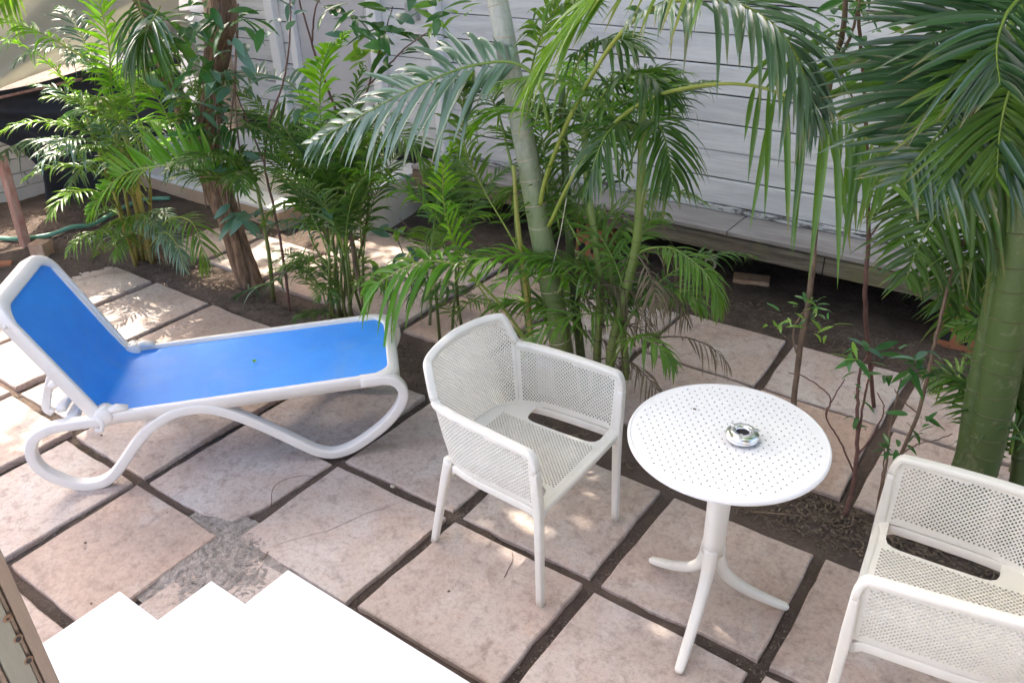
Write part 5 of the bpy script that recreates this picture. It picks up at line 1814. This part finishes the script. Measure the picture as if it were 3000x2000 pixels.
for k in range(7):                                                     # hanging aerial roots and vines on the trunk
    x0 = rng.uniform(560, 690)
    o = MB().tube(catmull([Q(x0 + 10, rng.uniform(-30, 100), TYY - .05), Q(x0, 250, TYY - .07), Q(x0 + rng.uniform(-25, 25), 420, TYY - .09), Q(x0 + rng.uniform(-20, 60), rng.uniform(520, 700), TYY - .08)], 20), 0.005, 6).obj('aerial_root', 'twig', tree, True)
    o.matrix_parent_inverse = TI
for px, py, n_, kind, sc_ in ((690, 480, 7, 'teal', 1.2), (560, 60, 8, 'teal', 1.2), (650, 60, 8, 'broad', 1.2), (450, 200, 7, 'broad', 1.1), (520, 290, 8, 'teal', 1.1), (610, 380, 9, 'broad', 1.2),
                              (470, 60, 8, 'broad', 1.0), (660, 230, 9, 'teal', 1.2), (590, 180, 9, 'broad', 1.2), (410, 280, 5, 'lime', 0.9), (570, 360, 8, 'broad', 1.3), (540, 430, 8, 'teal', 1.0), (500, 130, 8, 'broad', 1.1), (700, 130, 6, 'teal', 1.1), (480, 340, 6, 'lime', .9),
                              (600, 20, 8, 'broad', 1.2), (730, 60, 5, 'broad', 1.1), (640, 320, 7, 'teal', 1.1), (710, 640, 5, 'teal', 1.3), (690, 610, 4, 'teal', 1.1)):
    c0 = np.array(Q(px, py, TYY - 0.14))
    for k in range(n_):
        put_leaf(tree, TI, c0 + rng.normal(0, 0.045, 3), rng.uniform(0, 360), rng.uniform(-50, 40), kind, sc_ * rng.uniform(0.8, 1.15))


def crown(parent, inv, centre, rad, count, size, mat='crown_leaf', seed=1):
    g = np.random.default_rng(seed)
    nb = 48                                                            # leaf clumps with gaps between
    cl = g.normal(0, 1, (nb, 3)); cl /= np.linalg.norm(cl, axis=1)[:, None]
    cl = cl * (g.uniform(0.3, 1.0, (nb, 1)) ** 0.5) * np.array(rad) + np.array(centre)
    which = g.integers(0, nb, count)
    c = cl[which] + g.normal(0, 0.27, (count, 3)) * np.array(rad) * 0.55
    d = g.normal(0, 1, (count, 3)); d[:, 2] -= 0.4; d /= np.linalg.norm(d, axis=1)[:, None]
    w = np.cross(d, g.normal(0, 1, (count, 3)) + np.array([0, 0, 2.0])); w /= np.linalg.norm(w, axis=1)[:, None]
    nn = np.cross(w, d)
    s = size * g.uniform(0.7, 1.3, (count, 1))
    V = np.stack([c, c + d * s * 0.5 + w * s * 0.25 + nn * s * 0.05, c + d * s, c + d * s * 0.5 - w * s * 0.25 + nn * s * 0.05], 1)
    F_ = np.arange(count * 4).reshape(count, 4)
    o = link('crown', make_mesh('crown', V.reshape(-1, 3), F_, False, np.repeat(g.random(count), 4)), mat, parent)
    o.matrix_parent_inverse = inv
    # limbs
    lm = MB()
    for k in range(9):
        e_ = cl[k]
        lm.tube(catmull([np.array(centre) + np.array([0, 0, -rad[2] * 1.25]), (np.array(centre) + e_) / 2 + np.array([0, 0, -0.3]), e_], 8), np.linspace(0.05, 0.012, 8), 6)
    o = lm.obj('limb', 'bark', parent, True); o.matrix_parent_inverse = inv


crown(tree, TI, (-5.2, 2.9, 5.0), (2.6, 3.1, 0.9), 72000, 0.13, seed=3)

# saplings and shrubs in the strip
b0 = onz(1075, 950)
shrub(b0, 'slender brown sapling rising beside the dense areca clump', [([b0, Q(1062, 880, b0[1]), Q(1040, 780, b0[1]), Q(1022, 640, b0[1]), Q(1010, 540, b0[1]), Q(1000, 430, b0[1])], 0.012, 0.008),
      ([Q(1010, 540, b0[1]), Q(975, 480, b0[1]), Q(960, 420, b0[1])], 0.007, 0.004)],
      [(Q(950, 590, b0[1] - .1), 6, 'teal', 1.15, 0.02), (Q(1005, 430, b0[1]), 5, 'broad', 1.0, 0.03), (Q(970, 620, b0[1] - .1), 2, 'lime', 1.0, 0.02)], cat='sapling', name='sapling')
b0 = onz(850, 915)
shrub(b0, 'thin dark stemmed sapling between the brown tree and the areca clump', [([b0, Q(830, 760, b0[1]), Q(800, 600, b0[1] + .03), Q(775, 480, b0[1] + .06), Q(790, 350, b0[1] + .1)], 0.009, 0.006),
      ([Q(775, 480, b0[1] + .06), Q(735, 380, b0[1] + .08), Q(690, 270, b0[1] + .1)], 0.006, 0.003), ([Q(790, 350, b0[1] + .1), Q(830, 240, b0[1] + .1), Q(850, 100, b0[1] + .1), Q(850, -30, b0[1] + .1)], 0.006, 0.003)],
      [(Q(735, 640, b0[1] - .08), 5, 'teal', 1.1, 0.02), (Q(880, 320, b0[1]), 4, 'teal', 0.9, 0.03), (Q(820, 80, b0[1]), 4, 'teal', 0.8, 0.04)], 'twig_red', cat='sapling', name='sapling')
b0 = (-3.60, 3.15, 0)
yb = 3.25
shrub(b0, 'broad leaved shrub with red twigs in front of the cabin door', [([b0, Q(1080, 600, yb), Q(1020, 420, yb), Q(925, 165, yb), Q(912, 120, yb), Q(870, -20, yb)], 0.010, 0.005), ([Q(914, 123, yb), Q(922, 36, yb), Q(945, -20, yb)], 0.006, 0.003),
      ([Q(1020, 420, yb), Q(1080, 250, yb), Q(1120, 120, yb), Q(1150, 20, yb)], 0.006, 0.003), ([Q(1080, 250, yb), Q(1180, 150, yb), Q(1260, 90, yb)], 0.005, 0.003)],
      [(Q(1000, 30, yb), 8, 'broad', 1.0, 0.05), (Q(1040, 60, yb), 6, 'broad', 1.1, 0.05), (Q(1110, 50, yb), 7, 'broad', 1.35, 0.05), (Q(1150, 90, yb), 7, 'broad', 1.4, 0.05), (Q(1080, 130, yb), 5, 'lime', 1.1, 0.04), (Q(1180, 40, yb), 6, 'teal', 1.2, 0.05),
       (Q(1060, 165, yb), 5, 'lime', 1.0, 0.05), (Q(1150, 170, yb), 7, 'broad', 1.1, 0.05), (Q(1260, 60, yb), 6, 'lime', 1.1, 0.04), (Q(1300, 70, yb), 6, 'broad', 1.1, 0.06), (Q(985, 120, yb), 5, 'teal', 1.0, 0.04), (Q(1340, 30, yb), 6, 'lime', 1.0, 0.05), (Q(870, 30, yb), 4, 'teal', .9, 0.05)], 'twig_red')
b0 = onz(1215, 870)
yb = b0[1]
shrub(b0, 'low shrub with waxy and lime leaves left of the pale palm trunk', [([b0, Q(1195, 800, yb), Q(1180, 740, yb), Q(1160, 690, yb)], 0.006, 0.003), ([Q(1195, 800, yb), Q(1120, 790, yb), Q(1070, 785, yb)], 0.004, 0.002), ([Q(1290, 750, yb), Q(1220, 690, yb), Q(1170, 640, yb)], 0.005, 0.003)],
      [(Q(1170, 700, yb - .03), 5, 'lime', 1.0, 0.02), (Q(1145, 680, yb - .03), 4, 'teal', 1.0, 0.02), (Q(1100, 790, yb - .05), 6, 'teal', 0.8, 0.02), (Q(1110, 800, yb - .05), 2, 'lime', 0.8, 0.01), (Q(1190, 745, yb), 4, 'teal', 1.0, 0.03), (Q(1290, 860, yb), 3, 'broad', 0.9, 0.03), (Q(1200, 560, yb), 5, 'broad', 1.0, 0.03), (Q(1210, 540, yb), 2, 'lime', 0.9, 0.02)])
# right hand saplings
b0 = onz(2318, 1330)
yb = b0[1]
shrub(b0, 'tall slender sapling with bare brown stem rising behind the round table', [([b0, Q(2326, 1176, yb), Q(2350, 980, yb), Q(2372, 860, yb), Q(2392, 650, yb), Q(2408, 480, yb), Q(2420, 330, yb), Q(2438, 210, yb), Q(2470, 90, yb), Q(2480, -60, yb)], 0.013, 0.009),
      ([Q(2340, 1050, yb), Q(2325, 1000, yb - .02), Q(2330, 950, yb - .03), Q(2365, 900, yb)], 0.005, 0.003), ([Q(2438, 210, yb), Q(2490, 110, yb), Q(2520, 0, yb)], 0.007, 0.004)],
      [(Q(2370, 900, yb - .03), 7, 'tinylime', 1.1, 0.03), (Q(2340, 910, yb - .05), 7, 'tiny', 1.2, 0.04), (Q(2300, 950, yb - .08), 8, 'tinylime', 1.0, 0.035), (Q(2395, 920, yb - .05), 8, 'small', 0.9, 0.03), (Q(2420, 950, yb - .05), 5, 'tinylime', 1.2, 0.03),
       (Q(2440, 190, yb), 7, 'teal', 0.7, 0.05), (Q(2480, 80, yb), 9, 'teal', 0.7, 0.06), (Q(2500, 20, yb), 9, 'broad', 0.7, 0.06), (Q(2430, 130, yb), 6, 'small', 1.2, 0.06), (Q(2550, 100, yb), 6, 'small', 1.2, 0.06)], 'twig', cat='sapling', name='sapling')
b0 = onz(2474, 1518)
yb = b0[1]
shrub(b0, 'twiggy dark stemmed shrub standing just behind the table beside the far armchair', [([b0, Q(2500, 1420, yb), Q(2512, 1300, yb), Q(2512, 1180, yb), Q(2520, 1090, yb), Q(2540, 1040, yb)], 0.010, 0.004), ([Q(2512, 1300, yb), Q(2530, 1180, yb + .02), Q(2545, 1110, yb + .03), Q(2565, 1060, yb + .04)], 0.005, 0.003),
      ([Q(2505, 1390, yb), Q(2460, 1290, yb - .02), Q(2420, 1220, yb - .03), Q(2440, 1170, yb - .02), Q(2475, 1110, yb)], 0.004, 0.002), ([Q(2420, 1220, yb - .03), Q(2430, 1160, yb - .03), Q(2360, 1105, yb - .02), Q(2310, 1090, yb)], 0.003, 0.002), ([Q(2512, 1335, yb), Q(2560, 1270, yb), Q(2590, 1200, yb), Q(2570, 1150, yb)], 0.004, 0.002)],
      [(Q(2500, 1240, yb - .02), 5, 'small', 0.9, 0.015), (Q(2530, 1045, yb), 7, 'small', 1.3, 0.03), (Q(2500, 1040, yb), 4, 'tinylime', 1.2, 0.03), (Q(2520, 1110, yb), 5, 'small', 0.9, 0.03), (Q(2535, 1020, yb), 2, 'teal', 0.5, 0.02)], 'twig_red')
b0 = onz(2565, 1520)
yb = b0[1]
shrub(b0, 'wiry shrub with several thin leaning stems beside the far armchair front', [([b0, Q(2585, 1430, yb), Q(2600, 1330, yb), Q(2610, 1240, yb + .03), Q(2640, 1110, yb + .05)], 0.006, 0.003), ([b0, Q(2600, 1440, yb), Q(2640, 1330, yb + .02), Q(2690, 1210, yb + .05), Q(2720, 1090, yb + .08), Q(2750, 950, yb + .1), Q(2790, 800, yb + .12), Q(2850, 640, yb + .14)], 0.008, 0.006),
      ([b0, Q(2575, 1450, yb), Q(2590, 1360, yb), Q(2590, 1290, yb)], 0.004, 0.002), ([Q(2640, 1330, yb + .02), Q(2690, 1300, yb), Q(2740, 1290, yb), Q(2790, 1270, yb)], 0.003, 0.002), ([Q(2690, 1210, yb + .05), Q(2640, 1170, yb), Q(2620, 1140, yb)], 0.003, 0.002)],
      [(Q(2600, 1310, yb - .02), 8, 'small', 1.0, 0.02), (Q(2680, 1070, yb), 8, 'small', 1.4, 0.03), (Q(2640, 1090, yb), 6, 'small', 1.2, 0.03), (Q(2720, 1240, yb), 7, 'small', 0.9, 0.02), (Q(2660, 1275, yb), 5, 'small', 1.1, 0.03), (Q(2700, 1050, yb), 4, 'teal', 0.6, 0.03)], 'twig')
b0 = onz(2560, 1190)
yb = 3.25
shrub(b0, 'sparse dark twiggy sapling against the white cabin wall', [([b0, Q(2535, 900, yb), Q(2545, 700, yb), Q(2540, 500, yb), Q(2535, 300, yb), Q(2520, 120, yb), Q(2510, -40, yb)], 0.010, 0.006), ([Q(2540, 500, yb), Q(2590, 400, yb), Q(2600, 330, yb)], 0.004, 0.002), ([Q(2535, 360, yb), Q(2480, 250, yb), Q(2460, 200, yb)], 0.004, 0.002), ([Q(2545, 700, yb), Q(2640, 560, yb), Q(2660, 430, yb), Q(2650, 330, yb)], 0.004, 0.002)],
      [(Q(2520, 60, yb), 10, 'broad', 0.6, 0.07), (Q(2540, 200, yb), 9, 'small', 1.2, 0.07), (Q(2600, 190, yb), 9, 'small', 1.1, 0.07), (Q(2470, 150, yb), 7, 'small', 1.2, 0.06), (Q(2590, 330, yb), 7, 'small', 1.0, 0.05), (Q(2560, 20, yb), 9, 'broad', 0.6, 0.06)], 'twig_red', cat='sapling', name='sapling')

# second tree, unseen, placed so that its crown blocks the sun over the patio
b0 = (-6.2, 0.2, 0)
t2 = empty('shade_tree', b0, 0, 'unseen broad crowned tree placed left of the paved yard to shade it', 'tree')
I2 = Matrix.Translation((6.2, -0.2, 0))
o = MB().tube(catmull([(-6.2, 0.2, -0.05), (-6.15, 0.25, 1.5), (-5.9, 0.4, 3.0), (-5.6, 0.5, 4.0)], 24), np.linspace(0.13, 0.08, 24), 12).obj('trunk', 'bark', t2, True); o.matrix_parent_inverse = I2
crown(t2, I2, (-6.2, 0.2, 5.4), (2.3, 1.8, 1.0), 36000, 0.13, seed=5)

# ================================================================== SMALL THINGS ON THE GROUND
def scatter(name, label, cat, polys, count, lmin, lmax, wd, mat, lift=0.012, curl=0.5, seed=1):
    g = np.random.default_rng(seed)
    V, Fc, rn = [], [], []
    for k in range(count):
        cx, cy, sx, sy = polys[g.integers(len(polys))]
        x, y = cx + g.uniform(-1, 1) * sx, cy + g.uniform(-1, 1) * sy
        if sx < 0.5 and sy < 0.5:
            x, y = cx + g.normal(0, 0.5) * sx, cy + g.normal(0, 0.5) * sy
        a = g.uniform(0, 6.28); L_ = g.uniform(lmin, lmax)
        z = max(float(soil_z(np.array(x), np.array(y))), -0.02) + g.uniform(0.004, lift)
        o_ = len(V)
        for i in range(4):
            s = i / 3
            aa = a + curl * g.normal(0, 0.6) * s
            px_, py_ = x + math.cos(aa) * L_ * s, y + math.sin(aa) * L_ * s
            nx_, ny_ = -math.sin(aa) * wd * (1 - 0.6 * s), math.cos(aa) * wd * (1 - 0.6 * s)
            zz_ = z + 0.25 * L_ * math.sin(s * 3.0) * g.uniform(0, 0.5)
            V += [(px_ + nx_, py_ + ny_, zz_), (px_ - nx_, py_ - ny_, zz_ + 0.001)]
        for i in range(3):
            b_ = o_ + i * 2
            Fc.append((b_, b_ + 1, b_ + 3, b_ + 2))
    o = link(name, make_mesh(name, V, Fc), mat)
    tag(o, label, cat, kind='stuff')
    return o


q1 = onz(715, 1690); q2 = onz(560, 1720); q3 = onz(660, 1590)
scatter('dry_grass', 'heap of dry straw coloured grass clippings at the foot of the white stair', 'dry grass',
        [(q1[0], q1[1], 0.16, 0.10), (q2[0], q2[1], 0.16, 0.07), (q3[0], q3[1], 0.07, 0.07), ((q1[0] + q2[0]) / 2, (q1[1] + q2[1]) / 2, 0.2, 0.07)], 900, 0.012, 0.045, 0.0007, 'straw', 0.016, 1.2, 3)
scatter('leaf_litter', 'dry leaf and twig litter strewn along the soil strip', 'litter',
        [(-0.9, 2.70, 0.9, 0.13), (-2.6, 2.72, 0.9, 0.13), (-4.4, 2.75, 0.8, 0.15), (-6.3, 2.9, 0.5, 0.5), (-1.0, 4.25, 1.2, 0.18), (-0.2, 2.72, 0.7, 0.13), (-1.0, 4.25, 1.2, 0.14), (-1.6, 2.72, 1.5, 0.14)], 3000, 0.010, 0.05, 0.0042, 'litter', 0.02, 0.8, 4)
jn = [(x, 1.6, 0.022, 1.0) for x in XJ[4:12]] + [(-1.8, y, 2.6, 0.022) for y in YJ[1:4]]
scatter('joint_litter', 'dry grass bits and moss caught in the paving joints', 'litter', jn, 2200, 0.006, 0.022, 0.0013, 'litter', 0.009, 1.0, 6)
def grit(name, label, polys, count, smin, smax, mat, seed):
    g = np.random.default_rng(seed)
    base_v = np.array([(1, 0, 0), (-1, 0, 0), (0, 1, 0), (0, -1, 0), (0, 0, 0.7), (0, 0, -0.7)], float)
    base_f = np.array([(0, 2, 4), (2, 1, 4), (1, 3, 4), (3, 0, 4), (2, 0, 5), (1, 2, 5), (3, 1, 5), (0, 3, 5)])
    k_ = g.integers(0, len(polys), count)
    pp = np.array(polys)[k_]
    x = pp[:, 0] + g.uniform(-1, 1, count) * pp[:, 2]; y = pp[:, 1] + g.uniform(-1, 1, count) * pp[:, 3]
    sz = g.uniform(smin, smax, count) ** 1.0
    z = soil_z(x, y) + sz * 0.4
    V = base_v[None] * (sz[:, None, None] * g.uniform(0.6, 1.3, (count, 6, 1))) + np.stack([x, y, z], -1)[:, None]
    F_ = base_f[None] + (np.arange(count) * 6)[:, None, None]
    o = link(name, make_mesh(name, V.reshape(-1, 3), F_.reshape(-1, 3)), mat)
    tag(o, label, 'grit', kind='stuff')


jg = [(x, 1.6, 0.028, 1.0) for x in XJ[3:12]] + [(-2.4, y, 3.4, 0.028) for y in YJ[1:4]]
grit('joint_grit', 'fine sandy grit lying in the paving joints', jg, 9000, 0.0012, 0.0050, 'grit', 21)
grit('bed_grit', 'small stones and clods scattered on the soil bed and beneath the cabin', [(-1.8, 2.70, 2.6, 0.15), (-5.9, 2.8, 0.9, 0.7), (-1.2, 4.2, 2.2, 0.2)], 5000, 0.002, 0.011, 'litter', 22)
# twigs across the strip
for k, (pp, r_) in enumerate((([(1790 * 1.0, 0)], 0),)):
    pass
for lab, pts_, r_ in (('long thin dead twig lying on the soil behind the table foot', [(2200, 1500), (2290, 1507), (2400, 1520), (2480, 1560)], 0.004),
                      ('short curved dead twig lying on the slab in front of the near armchair', [(1478, 1690), (1490, 1665), (1502, 1640), (1500, 1615)], 0.0016),
                      ('thin curved wire lying on the slab below the lounger', [(795, 1480), (800, 1430), (835, 1404), (890, 1393), (930, 1397)], 0.0016),
                      ('crooked black stalk on the slab by the grass clippings', [(768, 1640), (778, 1630), (785, 1616)], 0.003)):
    P_ = catmull([onz(a, b_, 0.008) for a, b_ in pts_], 16)
    P_[:, 2] = 0.007 + r_
    o = MB().tube(P_, np.linspace(r_, r_ * 0.6, 16), 6).obj('twig', 'twig_red' if r_ < .0025 else 'twig', None, True)
    tag(o, lab, 'twig')
# pebbles, seeds on the slabs
for k, (px, py, s_, lab) in enumerate(((1315, 1732, .006, 'small dark seed on the slab before the near armchair'), (250, 1590, .007, 'small dark pebble on the slab left of the white stair'), (268, 1768, .006, 'small dark pebble right beside the left end of the white stair'),
                                  (2375, 1930, .008, 'tiny pale pebble on the slab under the far armchair front leg'), (1150, 1425, .011, 'pale pebble caught in the joint below the lounger foot end'), (298, 1275, .007, 'small dark pebble under the lounger side frame near the hinge'))):
    q = onz(px, py, 0.004)
    g = np.random.default_rng(k)
    bm = bmesh.new(); bmesh.ops.create_icosphere(bm, subdivisions=1, radius=s_)
    for v in bm.verts:
        v.co = Vector((v.co.x * g.uniform(0.8, 1.3), v.co.y * g.uniform(0.7, 1.1), v.co.z * 0.6))
    me = bpy.data.meshes.new('pebble'); bm.to_mesh(me); bm.free()
    o = link('pebble', me, 'litter' if 'pale' not in lab else 'straw'); o.location = (q[0], q[1], 0.006)
    tag(o, lab, 'pebble')
# soil washed over the slab corners at the foot of the stair
g = np.random.default_rng(11)
qc = onz(680, 1665)
nu, nv = 84, 60
ru = g.normal(0, 1, (6, 2)) * 9; rp_ = g.uniform(0, 6.28, 6)
V, Fc = [], []
for a in range(nu + 1):
    for b_ in range(nv + 1):
        u, v = (a / nu - 0.5) * 2, (b_ / nv - 0.5) * 2
        x_, y_ = qc[0] - 0.05 + u * 0.36, qc[1] - 0.03 + v * 0.26
        f = math.hypot(u, v) + 0.09 * sum(math.sin(k_[0] * u + k_[1] * v + p_) for k_, p_ in zip(ru, rp_)) / 2
        V.append((x_, y_, max(-0.02, 0.010 - 0.019 * f) + g.normal(0, 0.0028)))
for a in range(nu):
    for b_ in range(nv):
        k_ = a * (nv + 1) + b_
        Fc.append((k_, k_ + nv + 1, k_ + nv + 2, k_ + 1))
o = link('soil_patch', make_mesh('soil_patch', V, Fc, True), 'dust')
tag(o, 'grey soil washed over the slab corners in front of the stair', 'soil', kind='structure')
# string tied round the pale trunk
pth = catmull([Q(1535, 778, SY - .075), Q(1560, 800, SY - .085), Q(1592, 813, SY - .085), Q(1612, 800, SY - .07), Q(1640, 690, SY - .08), Q(1660, 580, SY - .06)], 30)
o = MB().tube(pth, 0.0022, 6).obj('string', 'straw', None, True)
tag(o, 'pale string tied round the lower part of the pale palm trunk', 'string')
# yellow leaf on the sling
q = onz(745, 1057, 0.385)
o = link('fallen_leaf', leaf_mesh(0.030, 0.022, 0.3, 0.4), 'broad_lime'); o.location = (q[0], q[1], 0.378); o.rotation_euler = (0.2, 0.1, 1.0)
tag(o, 'tiny yellow green fallen leaf lying on the blue sling', 'leaf')
